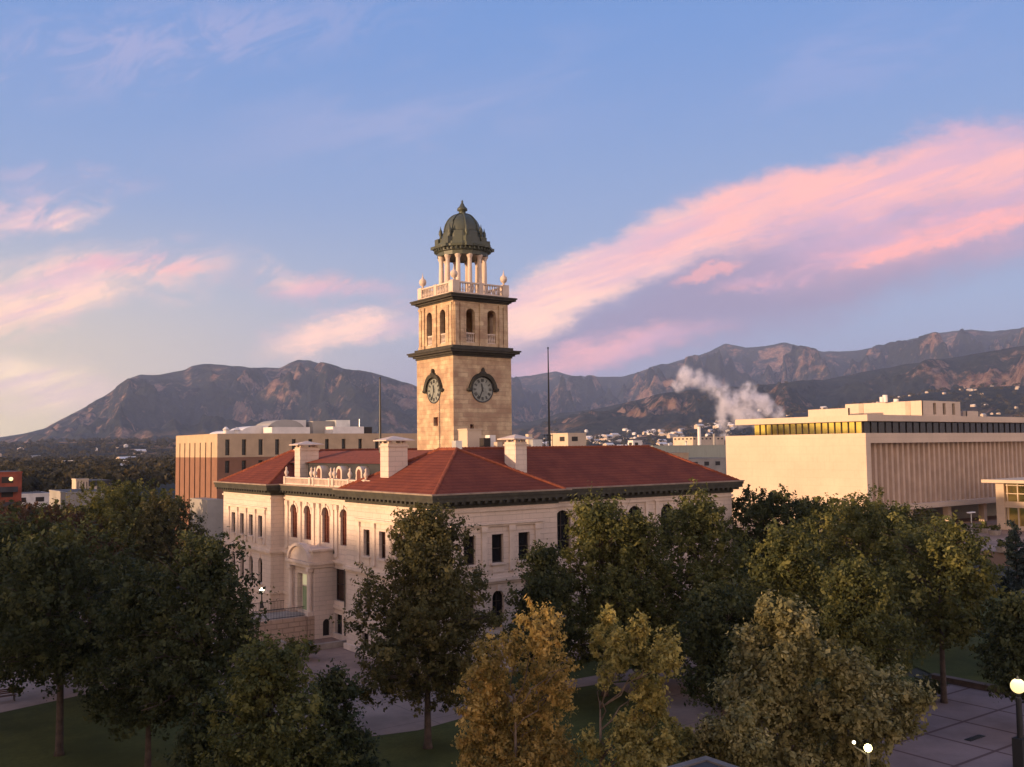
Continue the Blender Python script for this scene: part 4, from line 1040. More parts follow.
q = at(88, 491, Y=c.y-.2); MB().box(q.x, c.y-.25, q.z-1, q.x+2.4, c.y-.02, q.z+1.4).build('sign_panel', M['lamp'] if 0 else M['cream'], t)
c = at(76, 482, D=290); t = block('plant_room', c.x, c.y, c.x+3.2, c.y+5, c.z+.5, 'cream', 'small cream striped plant room beside the dark purple block', bands=0)
for k in range(4): MB().box(c.x+.4+.75*k, c.y-.05, 2, c.x+.62+.75*k, c.y+.05, c.z).build('groove', M['slot'], t)
# right: cladding hall, tower block, chimney stacks
c = at(653, 446.5, D=420); c2 = at(735, 446.5, Y=c.y); block('cladding_hall', c.x, c.y, c2.x, c.y+60, c.z, 'green', 'long pale green clad hall behind the right end of the red roof', bands=0, roof='greyb')
c = at(655, 465, D=330); c2 = at(735, 465, Y=c.y); block('flat_shed', c.x, c.y, c2.x, c.y+18, c.z+1.5, 'greyb', 'low grey shed in front of the long pale green hall', bands=1)
c = at(568, 434, D=300); a = at(551, 434, X=c.x); b = at(586, 434, Y=c.y); block('apartment_tower', c.x, c.y, b.x, a.y, c.z, 'cream', 'cream square tower block behind the roof ridge, near the right hand mast', bands=2)
c = at(633, 441, D=520); a = at(628, 441, X=c.x); b = at(642, 441, Y=c.y); block('hotel_block', c.x, c.y, b.x, a.y, c.z, 'whitep', 'small white block on the skyline above the right part of the red ridge', bands=1)
c = at(670, 454, D=300); a = at(655, 454, X=c.x); block('townhouse', c.x, c.y, c.x+8, a.y, c.z, 'tanbrick', 'tan terraced building with narrow gaps just behind the right roof hip', bands=2)
for i, (px_, py, r, D) in enumerate(((699, 425.5, 1.5, 900), (714, 434, 1.0, 905), (686, 441, .8, 880))):
    q = at(px_, py, D=D); t = thing('chimney_stack', (q.x, q.y, 0), ['tall white chimney stack of the power plant, left of the steam', 'thinner grey chimney stack right at the foot of the steam plume', 'shortest pale chimney stack, left of the tall white one'][i], 'chimney', 'power plant chimney stacks')
    MB().lathe((q.x, q.y), [(r*1.5, -.1), (r*1.1, q.z*.6), (r, q.z)], 14).build('stack', M['whitep' if i != 1 else 'greyb'], t)
    MB().lathe((q.x, q.y), [(r*1.15, q.z-1.2), (r*1.15, q.z+.1)], 14).build('rim', M['greyb'], t)
q = at(706, 437, D=905); t = block('power_plant', q.x-12, q.y+5, q.x+30, q.y+30, q.z, 'cream', 'cream boiler house of the power plant behind the pale green hall', bands=1)

# small houses of the city and the foothills
def small_house(w, d, h, wall, roof):
    vs = [(-w,-d,-3),(w,-d,-3),(w,d,-3),(-w,d,-3),(-w,-d,h),(w,-d,h),(w,d,h),(-w,d,h),(-w,0,h*1.55),(w,0,h*1.55)]
    me = bpy.data.meshes.new('small_house'); me.from_pydata(vs, [], [(0,1,5,4),(2,3,7,6),(1,2,6,9,5),(3,0,4,8,7),(4,5,9,8),(6,7,8,9),(3,2,1,0)])
    me.materials.append(M[wall]); me.materials.append(M[roof])
    for i in (4, 5): me.polygons[i].material_index = 1
    me.update(); return me
HM = [small_house(8, 5.5, 5, 'whitep', 'darkroof'), small_house(10, 6, 6, 'cream', 'greyb'), small_house(7, 6, 7, 'whitep', 'whitep'), small_house(14, 8, 8, 'cream', 'whitep')]
rnd = random.Random(5)
def scatter_houses(n, xa, xb, da, db, label, group, ymin=None, big=1.0, pick=(0, 1, 2, 3)):
    for i in range(n):
        px_ = rnd.uniform(xa, xb); D = rnd.uniform(da, db); q = at(px_, 440, D=D); z = ground_z(q.x, q.y)
        o = bpy.data.objects.new('small_house', HM[rnd.choice(pick)]); COL.objects.link(o); o.location = (q.x, q.y, z); o.rotation_euler = (0, 0, rnd.choice((0, math.pi/2, rnd.uniform(0, 3))))
        o.scale = (big*rnd.uniform(.7, 1.3),)*3; tag(o, label, 'house', group)
scatter_houses(75, 835, 1060, 3300, 4700, 'tiny pale house among the trees on the foothill slope at the right', 'houses on the foothill slope', big=.5, pick=(1, 1, 3))
scatter_houses(16, 700, 850, 3400, 4600, 'tiny pale house below the red rock foothills in the middle', 'houses below the red rocks')
scatter_houses(170, 500, 735, 2500, 4100, 'small pale roofed building of the city beyond the red ridge', 'city buildings beyond the roof ridge', big=1.0)
scatter_houses(34, -40, 175, 600, 3200, 'small pale house half hidden in the far city trees at the left', 'houses in the trees on the left', big=.85)

# ------------------------------------------------------------------ vegetation
LEAF = dict(
 dark=leafmat('dark_leaves', ((.026, .034, .017), (.058, .068, .030), (.115, .115, .046))),
 green=leafmat('green_leaves', ((.045, .052, .020), (.110, .115, .040), (.215, .195, .062))),
 olive=leafmat('olive_leaves', ((.095, .092, .040), (.25, .225, .105), (.46, .39, .19))),
 brown=leafmat('brownish_leaves', ((.048, .048, .020), (.108, .100, .042), (.195, .155, .062))),
 rust=leafmat('rusty_leaves', ((0.039, 0.029, 0.018), (0.085, 0.047, 0.026), (0.143, 0.072, 0.036))),
 lime=leafmat('yellow_green_leaves', ((.045, .052, .020), (.105, .110, .038), (.195, .178, .058))),
 yellow=leafmat('yellow_leaves', ((.16, .13, .045), (.42, .30, .10), (.68, .46, .16)), .45),
 gold=leafmat('golden_leaves', ((.15, .14, .05), (.38, .32, .11), (.62, .50, .18)), .45),
 spruce=leafmat('spruce_needles', ((0.016, 0.023, 0.021), (0.029, 0.042, 0.036), (0.046, 0.060, 0.055)), .1),
)
def quads_mesh(name, c, a, b, var, m, fold=None):
    n = len(c); v = np.empty((n, 4, 3)); v[:, 0] = c-a; v[:, 1] = c+b*.9-a*.1; v[:, 2] = c+a; v[:, 3] = c-b*.9+a*.1
    me = bpy.data.meshes.new(name); me.vertices.add(4*n); me.vertices.foreach_set('co', v.reshape(-1).astype(np.float32))
    me.loops.add(4*n); me.loops.foreach_set('vertex_index', np.arange(4*n, dtype=np.int32)); me.polygons.add(n)
    me.polygons.foreach_set('loop_start', np.arange(0, 4*n, 4, dtype=np.int32)); me.polygons.foreach_set('loop_total', np.full(n, 4, np.int32))
    me.update(calc_edges=True); at_ = me.attributes.new('var', 'FLOAT', 'FACE'); at_.data.foreach_set('value', np.clip(var, 0, 1).astype(np.float32)); me.materials.append(m)
    return me
def leaves(lobes, n, size, seed, clump=.55, flat=.7, droop=0):
    R = np.random.default_rng(seed); lobes = np.array(lobes, float); wgt = (lobes[:, 3]*lobes[:, 4]+lobes[:, 4]*lobes[:, 5]+lobes[:, 3]*lobes[:, 5]); wgt /= wgt.sum()
    nc = max(int(n/40), 4); li = R.choice(len(lobes), nc, p=wgt); d = R.normal(size=(nc, 3)); d[:, 2] = d[:, 2]*.9+.12; d /= np.linalg.norm(d, axis=1)[:, None]
    rr = R.uniform(0, 1, nc)**.38*R.uniform(.82, 1.12, nc)
    cc = lobes[li, :3]+d*rr[:, None]*lobes[li, 3:6]; cv = R.uniform(.12, .88, nc); cs = R.uniform(.55, 1.25, nc)*clump
    k = R.integers(0, nc, n); off = R.normal(size=(n, 3)); off /= np.linalg.norm(off, axis=1)[:, None]+1e-6
    off *= (R.uniform(0, 1, n)**.55*cs[k])[:, None]; off[:, 2] *= flat
    st_ = (d*np.array([.6, .6, .5])+np.array([0, 0, .55])+R.normal(size=(nc, 3))*.35); c = cc[k]+off*np.array([.85, .85, 1.0])+st_[k]*(R.uniform(-.9, 1.0, n)*cs[k])[:, None]
    nn = d[k]*.7+off/(clump)*.7+R.normal(size=(n, 3))*.75+np.array([0, 0, .35]); nn /= np.linalg.norm(nn, axis=1)[:, None]
    t = R.normal(size=(n, 3)); a = np.cross(nn, t); a /= np.linalg.norm(a, axis=1)[:, None]; b = np.cross(nn, a)
    s = size*.92*np.clip(R.lognormal(-.08, .36, n), .35, 2.1)[:, None]; return c, a*s*.62, b*s*.40, cv[k]+R.normal(size=n)*.14
def limb(mb, p, q, r0, r1, R, n=5, bend=.12):
    p, q = Vector(p), Vector(q); L = (q-p).length; pts = []
    for k in range(n+1):
        t = k/n; w = p.lerp(q, t)+Vector((R.uniform(-1, 1), R.uniform(-1, 1), R.uniform(-.3, .3)+.8*math.sin(math.pi*t)))*L*bend*.35*(0 if k in (0, n) else 1); pts.append(w)
    mb.tube(pts, [r0+(r1-r0)*k/n for k in range(n+1)], 6)
def profile(kind, t):
    return min(profile0(kind, t)*1.04, 1.08)
def profile0(kind, t):
    if kind == 'oval': return math.sin(math.pi*min(max(.17+.81*t, 0), 1))**.65*(1.10-.35*t)
    if kind == 'cone': return (1-t)**.8*(.35+min(t*5, .65))
    if kind == 'broad': return math.sin(math.pi*(.2+.72*t))**.5
    if kind == 'up': return math.sin(math.pi*(.18+.75*t))**.7*(.7+.35*(1-t))
    return math.sin(math.pi*(.1+.85*t))**.6
def make_tree(label, x, y, H, base, R, leaf, kind='oval', seed=1, n=26000, size=.2, lobes=None, bark='bark', lean=(0, 0), name='deciduous_tree', group=None, trunk_r=None, clump=.6, nl=17):
    rn = random.Random(seed); t = thing(name, (x, y, 0), label, 'tree', group)
    tr = MB(); trunk_r = trunk_r or .0165*H
    if lobes is None:
        lobes = []
        for k in range(nl):
            f = (k+.5)/nl; f = f**.85; pr = profile(kind, f)*R; a = k*2.4+rn.uniform(-.5, .5); s = R*rn.uniform(.36, .52)*(.8+.4*profile(kind, f))
            ro = max(pr-s*.62, 0)*rn.uniform(.82, 1.15); z = base+(H-base)*f
            z = min(z, H-s*.75) if f > .8 else max(z, base+s*.6)
            lobes.append((ro*math.cos(a), ro*math.sin(a), z, s, s, s*rn.uniform(.75, 1.0)))
        lobes.append((0, 0, base+(H-base)*.42, R*.72, R*.72, (H-base)*.42)); lobes.append((0, 0, base+(H-base)*.2, R*.72, R*.72, (H-base)*.2)); lobes.append((rn.uniform(-.1, .1)*R, 0, H-R*.32, R*.26, R*.26, R*.36))
        for k in range(9):   # stray outer sprigs
            f = rn.uniform(.05, .97); a = rn.uniform(0, 6.28); pr = profile(kind, f)*R*rn.uniform(.92, 1.1); s = R*rn.uniform(.10, .17)
            lobes.append((pr*math.cos(a), pr*math.sin(a), base+(H-base)*f, s, s, s))
    lx, ly = lean; hb = max(base*1.1, .18*H)
    top = Vector((lx*.6, ly*.6, base+(H-base)*.62)); fork = Vector((lx*.35, ly*.35, hb))
    tr.tube([(0, 0, -.15), (lx*.02, ly*.02, .35), (lx*.18, ly*.18, hb*.5), fork, fork.lerp(top, .5), top], [trunk_r*1.5, trunk_r*1.05, trunk_r*.92, trunk_r*.8, trunk_r*.5, trunk_r*.15], 10)
    for i, l in enumerate(lobes):
        if l[3] < R*.2 and i % 2: continue
        c = Vector(l[:3]); f = min(max((c.z-hb)/(top.z-hb+.01)*.75, 0), .95); st = fork.lerp(top, f); limb(tr, st, c, trunk_r*(.42-.25*f), trunk_r*.08, rn, 5, .25)
        for _ in range(2): limb(tr, st.lerp(c, .6), c+Vector((rn.uniform(-1, 1), rn.uniform(-1, 1), rn.uniform(-.4, 1)))*l[3]*.8, trunk_r*.13, trunk_r*.03, rn, 3, .3)
    me = tr
    o = me.build('trunk', M[bark], None, smooth=True); o.parent = t
    c, a, b, v = leaves(lobes, n, size, seed, clump)
    c = c+np.array([lx, ly, 0])*np.clip(c[:, 2:3]/H, 0, 1)*.7
    o2 = bpy.data.objects.new('crown', quads_mesh('crown', c, a, b, v, LEAF[leaf])); COL.objects.link(o2); o2.parent = t
    return t
def T(label, px_, yt, yb, w, D, leaf, kind='oval', seed=1, n=None, size=.2, **k):
    q = at(px_, 600, D=D); dep = (Vector(CAM)-q).dot(Vector(-Fw)); s = dep/FOC
    H = at(px_, yt, D=D).z; base = at(px_, yb, D=D).z; R = w*s/2*1.06
    base = min(max(base, .8), H*.6)*.8
    if n is None: n = int(min(90000, max(24000, 560*R*(H-base)*(.2/size)**2*1.25)))
    return make_tree(label, q.x, q.y, H, base, R, leaf, kind, seed, n, size, **k)
T('dark broad tree with its trunk in the lawn, second trunk from the left edge', 62, 526, 668, 136, 69, 'dark', 'broad', 11, size=.22)
T('dark tree cut off by the left edge of the view', -22, 512, 672, 150, 78, 'dark', 'broad', 12, size=.24)
T('brownish dark tree behind the two dark trees on the left lawn', 38, 506, 640, 120, 140, 'rust', 'broad', 13, size=.28)
T('dark tree beside the courtyard, its trunk just behind the dark broad tree', 98, 556, 670, 110, 84, 'dark', 'broad', 14, size=.26)
T('tall dark green tree farthest back on the left, its top rising highest', 126, 482, 600, 110, 160, 'green', 'round', 15, size=.32)
T('brown tinged tree to the left of the brick office block', 160, 497, 600, 90, 152, 'brown', 'oval', 16, size=.3)
T('dark tree hiding the foot of the orange building', 14, 503, 560, 70, 190, 'rust', 'broad', 71, n=16000, size=.4)
T('small dark tree in front of the white shop building', 52, 506, 560, 60, 175, 'dark', 'round', 72, n=14000, size=.4)
T('brownish tree hiding the left part of the grey warehouse wall', 84, 508, 560, 56, 168, 'brown', 'round', 73, n=14000, size=.4)
T('dark green tree at the right end of the grey warehouse', 112, 496, 560, 52, 185, 'dark', 'oval', 74, n=14000, size=.4)
T('dark tree with a leaning forked trunk in front of the left wing', 188, 538, 690, 122, 59, 'dark', 'up', 17, size=.2, lean=(1.8, .3), clump=.55)
T('dark tree between the leaning tree and the dark broad trees', 150, 575, 720, 110, 63, 'dark', 'oval', 18, size=.2)
T('dark green bushy tree in the left foreground in front of the portico', 270, 640, 800, 132, 42, 'green', 'oval', 19, size=.15, clump=.42, n=30000)
T('small dark tree nestled against the right of the bushy foreground tree', 335, 672, 820, 75, 44, 'dark', 'oval', 20, size=.15, clump=.38)
T('small dark green tree at the bottom edge left of the bushy foreground tree', 215, 700, 830, 80, 45, 'dark', 'oval', 21, size=.16, clump=.4)
T('full brownish green oval tree in front of the near corner of the courthouse', 427, 508, 700, 128, 63.5, 'brown', 'oval', 22, n=62000, size=.19, clump=.5)
T('tall green tree before the north wall, right of the near corner', 603, 499, 660, 118, 76, 'green', 'oval', 23, size=.22)
T('green tree touching the tall green tree from the left, under the arched window', 543, 548, 668, 62, 72, 'dark', 'oval', 24, size=.2)
T('dark green tree before the west end of the red roof', 698, 495, 660, 122, 80, 'green', 'oval', 25, size=.22)
T('slim green tree between the two tall trees at the north wall', 640, 514, 680, 76, 76, 'green', 'oval', 26, size=.2)
T('dark tree low in front of the west end of the north wall', 720, 590, 700, 76, 66, 'dark', 'broad', 27, size=.2)
T('dark round tree at the corner between the courthouse and the court building', 772, 491, 590, 92, 108, 'dark', 'round', 28, size=.28)
T('green tree in front of the corner of the beige wall', 818, 500, 600, 78, 112, 'green', 'round', 75, size=.3)
T('large dark tree in front of the blank beige wall', 866, 496, 610, 124, 98, 'green', 'broad', 29, size=.26)
T('dark tree in front of the ribbed concrete front', 940, 522, 640, 112, 79, 'green', 'broad', 30, size=.24)
T('broad green tree behind, between the beige wall corner and the ribbed front', 912, 512, 610, 84, 104, 'brown', 'broad', 31, size=.28)
T('yellowish green tree in front of the dark round tree', 788, 530, 650, 98, 70, 'lime', 'oval', 32, size=.21)
T('yellowish green round tree right of the foreground olive tree top', 856, 563, 668, 90, 65, 'lime', 'oval', 33, size=.2)
T('dark small tree at the right edge above the lamp', 1022, 600, 690, 74, 72, 'dark', 'oval', 34, size=.2)
def custom(label, px_, D, lobes, leaf, seed, size, n, **k):
    q = at(px_, 700, D=D); q.z = 0; L = []
    for (x, y, rx, ry) in lobes:
        p = at(x, y, D=D+random.Random(int(x*7+y)).uniform(-1.2, 1.2)); dep = (p-Vector(CAM)).dot(Vector(Fw)); s = dep/FOC
        L.append((p.x-q.x, p.y-q.y, p.z, rx*s, rx*s, ry*s))
    H = max(l[2]+l[5] for l in L); make_tree(label, q.x, q.y, H, min(l[2]-l[5] for l in L) if 0 else 3.0, max(l[3] for l in L)*2, leaf, 'oval', seed, n, size, lobes=L, **k)
custom('orange yellow autumn tree in the foreground below the near corner', 515, 39, [(542, 632, 24, 32), (538, 668, 20, 26), (490, 668, 20, 34), (478, 700, 20, 34), (505, 705, 30, 36), (545, 715, 26, 32), (560, 690, 14, 22), (500, 748, 40, 34), (545, 757, 34, 28), (470, 745, 14, 26), (512, 650, 12, 22), (515, 800, 55, 40), (566, 668, 9, 10)], 'yellow', 41, .125, 40000, bark='palebark', clump=.30, trunk_r=.16)
custom('golden autumn tree with pale forked trunk in the foreground', 600, 39, [(606, 645, 15, 30), (622, 652, 14, 24), (640, 634, 9, 22), (662, 660, 22, 22), (668, 645, 12, 16), (645, 690, 20, 16), (608, 680, 10, 20), (655, 708, 18, 16), (630, 730, 26, 18), (668, 738, 22, 20), (640, 760, 34, 22), (590, 745, 14, 16), (690, 745, 14, 16), (608, 620, 7, 14), (605, 790, 36, 30)], 'gold', 42, .125, 26000, bark='palebark', clump=.28, trunk_r=.17)

custom('tall olive tree in the right foreground', 790, 41, [(772, 622, 18, 22), (800, 628, 17, 22), (786, 612, 10, 14), (750, 652, 18, 24), (786, 660, 30, 32), (822, 655, 18, 20), (760, 700, 34, 34), (805, 708, 38, 36), (730, 692, 14, 16), (775, 760, 52, 38), (790, 810, 50, 40)], 'olive', 43, .15, 44000, clump=.34, trunk_r=.17)
custom('olive foreground tree spreading over the paved square', 862, 42, [(850, 676, 22, 22), (878, 686, 18, 18), (902, 694, 15, 16), (921, 700, 10, 12), (845, 712, 32, 28), (882, 722, 24, 22), (905, 722, 13, 15), (850, 755, 34, 24), (830, 790, 40, 30)], 'olive', 44, .15, 30000, clump=.34, trunk_r=.15)
custom('small olive tree at the bottom, left of the tall olive one', 724, 38.5, [(712, 738, 17, 16), (735, 724, 17, 16), (748, 748, 24, 20), (706, 760, 22, 14), (730, 770, 30, 18)], 'olive', 45, .14, 14000, clump=.30, trunk_r=.1)

def spruce(label, px_, yt, D, w, seed):
    q = at(px_, 600, D=D); dep = (Vector(CAM)-q).dot(Vector(-Fw)); s = dep/FOC; H = at(px_, yt, D=D).z; R = w*s/2
    t = thing('spruce_tree', (q.x, q.y, 0), label, 'tree'); o = MB().tube([(0, 0, -.1), (0, 0, H*.5), (0, 0, H-.1)], [.25, .15, .03], 8).build('trunk', M['bark']); o.parent = t
    lobes = []; rn = random.Random(seed)
    for k in range(70):
        f = (k/70); r = R*(1-f)**.9; a = k*2.4; ro = r*rn.uniform(.5, .9); lobes.append((ro*math.cos(a), ro*math.sin(a), .8+(H-1.2)*f-.15*ro, .32*r+.2, .32*r+.2, .22))
    c, a, b, v = leaves(lobes, 26000, .2, seed, .35, .5); o2 = bpy.data.objects.new('crown', quads_mesh('crown', c, a, b, v, LEAF['spruce'])); COL.objects.link(o2); o2.parent = t
spruce('dark blue green spruce at the right edge in front of the glass hall', 1018, 518, 92, 70, 51)

# shrubs
def shrub(label, px_, py, w, h, leaf, seed, n=5000, size=.13):
    q = at(px_, py, Z=0); rn = random.Random(seed); dep = (q-Vector(CAM)).dot(Vector(Fw)); s = dep/FOC; R = w*s/2; Hh = h*s
    L = [(rn.uniform(-.7, .7)*R, rn.uniform(-.5, .5)*R, Hh*.5*rn.uniform(.8, 1.1), R*.38, R*.38, Hh*.45) for _ in range(7)]
    t = thing('shrub', (q.x, q.y, 0), label, 'shrub', 'shrubs round the park'); c, a, b, v = leaves(L, n, size, seed, .25)
    o2 = bpy.data.objects.new('crown', quads_mesh('crown', c, a, b, v, LEAF[leaf])); COL.objects.link(o2); o2.parent = t
    tr = MB()
    for l in L: limb(tr, (rn.uniform(-.1, .1), rn.uniform(-.1, .1), -.05), l[:3], .04, .012, rn, 4, .2)
    o = tr.build('stem', M['bark']); o.parent = t
shrub('dark low hedge-like shrub right of the golden tree, under the dark brownish tree', 738, 708, 92, 26, 'dark', 61, 9000)
shrub('dark shrub at the edge of the paved square beside the low wall', 925, 700, 46, 22, 'dark', 62)
shrub('dark shrub at the left of the entrance steps', 232, 660, 40, 26, 'dark', 63)
shrub('small green shrub beside the flank wall of the entrance steps', 300, 660, 34, 24, 'green', 64)
shrub('round shrub at the foot of the north wall between the tree trunks', 668, 640, 40, 24, 'green', 65)
shrub('broad dark shrub in front of the west end of the north wall', 770, 640, 60, 34, 'dark', 66, 7000, .16)

# far-off woods of the city: one mass
def woods():
    R = np.random.default_rng(3); C, A, B, V = [], [], [], []
    for (n, xa, xb, da, db) in ((420, -80, 178, 420, 900), (1500, -90, 190, 800, 3300), (900, 150, 480, 700, 3300), (500, 480, 760, 2300, 4100), (260, 560, 760, 330, 700), (1300, 700, 1090, 2600, 5200), (900, -120, 560, 3300, 5000)):
        px_ = R.uniform(xa, xb, n); D = da*(db/da)**R.uniform(0, 1, n)
        for p, d in zip(px_, D):
            q = at(float(p), 440, D=float(d)); z = ground_z(q.x, q.y); r = R.uniform(3, 5.5)*(1+d/5000); h = R.uniform(7, 13)*(1+d/9000)
            if p > 560 and d < 700: h *= .6
            k = 60 if d < 900 else (34 if d < 1800 else 20)
            dr = R.normal(size=(k, 3)); dr /= np.linalg.norm(dr, axis=1)[:, None]; dr[:, 2] = np.abs(dr[:, 2])*1.0-.25
            c = np.array([q.x, q.y, z+h*.55])+dr*np.array([r, r, h*.5])*R.uniform(.65, 1.05, (k, 1))
            nn = dr+R.normal(size=(k, 3))*.5; nn /= np.linalg.norm(nn, axis=1)[:, None]; t = R.normal(size=(k, 3)); a = np.cross(nn, t); a /= np.linalg.norm(a, axis=1)[:, None]; b = np.cross(nn, a)
            s = r*R.uniform(.28, .5, (k, 1))*(1 if d < 900 else 1.5); C.append(c); A.append(a*s*.7); B.append(b*s*.6); V.append(np.full(k, R.uniform(.0, 1.0))*.8+R.uniform(0, .2, k))
    me = quads_mesh('woods', np.concatenate(C), np.concatenate(A), np.concatenate(B), np.concatenate(V), leafmat('far_leaves', ((.022, .022, .014), (.055, .048, .026), (.11, .085, .042))))
    o = bpy.data.objects.new('woods', me); COL.objects.link(o); tag(o, 'dense far-off trees filling the city plain below the mountains', 'woods', kind='stuff')
woods()

# ------------------------------------------------------------------ steam
def steam():
    D = 1000; sp = [(722, 436, 6), (723, 424, 8), (724, 412, 11), (724, 400, 12), (716, 390, 12), (706, 383, 11), (696, 379, 10), (684, 376, 11), (676, 384, 8), (736, 404, 12), (748, 396, 12), (749, 387, 8), (760, 402, 11), (770, 408, 9), (780, 413, 8), (742, 415, 13), (758, 418, 11)]
    pts = []
    for x, y, r in sp:
        p = at(x, y, D=D); s = (p-Vector(CAM)).dot(Vector(Fw))/FOC; pts.append((p, r*s*1.25))
    lo = Vector((min(p.x-r for p, r in pts), min(p.y-r for p, r in pts), min(p.z-r*.6 for p, r in pts))); hi = Vector((max(p.x+r for p, r in pts), max(p.y+r for p, r in pts), max(p.z+r for p, r in pts)))
    m = bpy.data.materials.new('steam'); m.use_nodes = True; nt = m.node_tree; nt.nodes.clear(); g = G(nt); co = g.geo()
    w = g.v('SUBTRACT', g.noise(co, .035, 5, .6, 0, True), (.5, .5, .5)); sc_ = g.n('ShaderNodeVectorMath', operation='SCALE'); g.put(sc_.inputs[0], w); sc_.inputs['Scale'].default_value = 26
    q = g.v('ADD', co, sc_.outputs[0]); d = None
    for p, r in pts:
        e = g.v('DISTANCE', q, tuple(p), out=1); e = g.rng(e, r*.45, r, 1, 0); d = e if d is None else g.m('MAXIMUM', d, e)
    n = g.rng(g.noise(co, .085, 8, .7), .40, .64, .03, 1); den = g.m('MULTIPLY', g.m('MULTIPLY', g.m('POWER', d, 1.3), n), .17)
    v = g.n('ShaderNodeVolumePrincipled'); g.put(v.inputs['Density'], den); v.inputs['Color'].default_value = (.95, .92, .96, 1); v.inputs['Anisotropy'].default_value = .1
    o = g.n('ShaderNodeOutputMaterial'); nt.links.new(v.outputs[0], o.inputs['Volume'])
    mb = MB(); mb.box(lo.x-6, lo.y-6, max(lo.z, 6), hi.x+6, hi.y+6, hi.z+6); ob = mb.build('steam_plume', m)
    tag(ob, 'pinkish white steam plume forking above the power plant', 'steam', kind='stuff')
    m.cycles.volume_step_rate = .5
steam()

# ------------------------------------------------------------------ lamps, bench, shelter
def lamp(px_, py, D, r, label, m='lamp', zbase=0.0, box=False, arm=0, power=0):
    q = at(px_, py, D=D); t = thing('street_lamp', (q.x, q.y, zbase), label, 'lamp'); x, y = q.x, q.y; H = q.z
    p = MB(); pr_ = .16 if box else .055; p.lathe((x, y), [(.24, zbase), (.24, zbase+.12), (.18, zbase+.3), (.17, zbase+.55), (pr_+.02, zbase+.8), (pr_, H-r-.25), (.10, H-r-.2), (.14, H-r-.02)], 12); p.build('post', M['iron'], t)
    MB().ball((x, y, H), r, 20, 14).build('globe', M[m], t, smooth=True)
    MB().lathe((x, y), [(r*.35, H+r*.9), (r*.2, H+r*1.1), (.02, H+r*1.35)], 10).build('finial', M['iron'], t)
    if box: MB().box(x-.42, y-.3, zbase, x+.42, y+.3, zbase+1.75).build('cabinet', M['iron'], t)
    if power:
        l = bpy.data.lights.new('lamp_light', 'POINT'); l.energy = power; l.color = (1, .75, .4); l.shadow_soft_size = r*1.1
        lo = bpy.data.objects.new('lamp_light', l); COL.objects.link(lo); lo.parent = t; lo.location = (0, 0, H-zbase+r+.3)
    return t
q = at(1018, 686, D=59); 
lamp(1018, 686, 65, .42, 'lit yellow globe lamp on a dark post with a cabinet at the lower right edge', 'lamp', 0, True, power=40)
lamp(261.8, 590, 108, .27, 'lit white globe lamp on a black post at the top of the entrance steps', 'lampw', 2.3, power=30)
def flood():
    q = at(868, 748, D=36); t = thing('flood_lamp', (q.x, q.y, 0), 'glaring yellow floodlight on a post before the olive foreground tree', 'lamp')
    p = MB(); p.tube([(q.x, q.y, -.05), (q.x, q.y, q.z-.1)], .06, 8).build('post', M['iron'], t)
    n = Vector((CAM[0]-q.x, CAM[1]-q.y, 0)).normalized()
    for s, r in ((0, .13), (1, .06)):
        c = q+Vector((-n.y, n.x, 0))*(-.45*s)+Vector((0, 0, .15*s)); c = Vector((c.x, c.y, c.z))
        MB().ball((c.x, c.y, c.z), r, 12, 8).build('lens', M['flood' if s == 0 else 'lampw'], t, smooth=True)
    MB().tube([(q.x, q.y, q.z-.25), (q.x+n.y*.45, q.y-n.x*.45, q.z+.02)], .03, 6).build('arm', M['iron'], t)
    l = bpy.data.lights.new('flood_light', 'POINT'); l.energy = 60; l.color = (1, .75, .35); l.shadow_soft_size = .15
    lo = bpy.data.objects.new('flood_light', l); COL.objects.link(lo); lo.parent = t; lo.location = (n.x*.6, n.y*.6, q.z)
flood()
def bench():
    q = at(3, 702, Z=0); t = thing('park_bench', (q.x, q.y, 0), 'dark wooden park bench on the courtyard paving at the left edge', 'bench'); x, y = q.x, q.y
    s = MB()
    for k in range(4): s.box(x-.9, y-.25+k*.13, .42, x+.9, y-.15+k*.13, .46)
    s.build('seat', M['wood'], t); b = MB()
    for k in range(3): b.box(x-.9, y+.30, .52+k*.14, x+.9, y+.34, .62+k*.14)
    b.build('backrest', M['wood'], t)
    for sx in (-.8, .74):
        l = MB(); l.box(x+sx, y-.25, 0, x+sx+.06, y-.18, .42); l.box(x+sx, y+.24, 0, x+sx+.06, y+.30, .92); l.box(x+sx, y-.25, .38, x+sx+.06, y+.3, .42); l.build('leg', M['iron'], t)
bench()
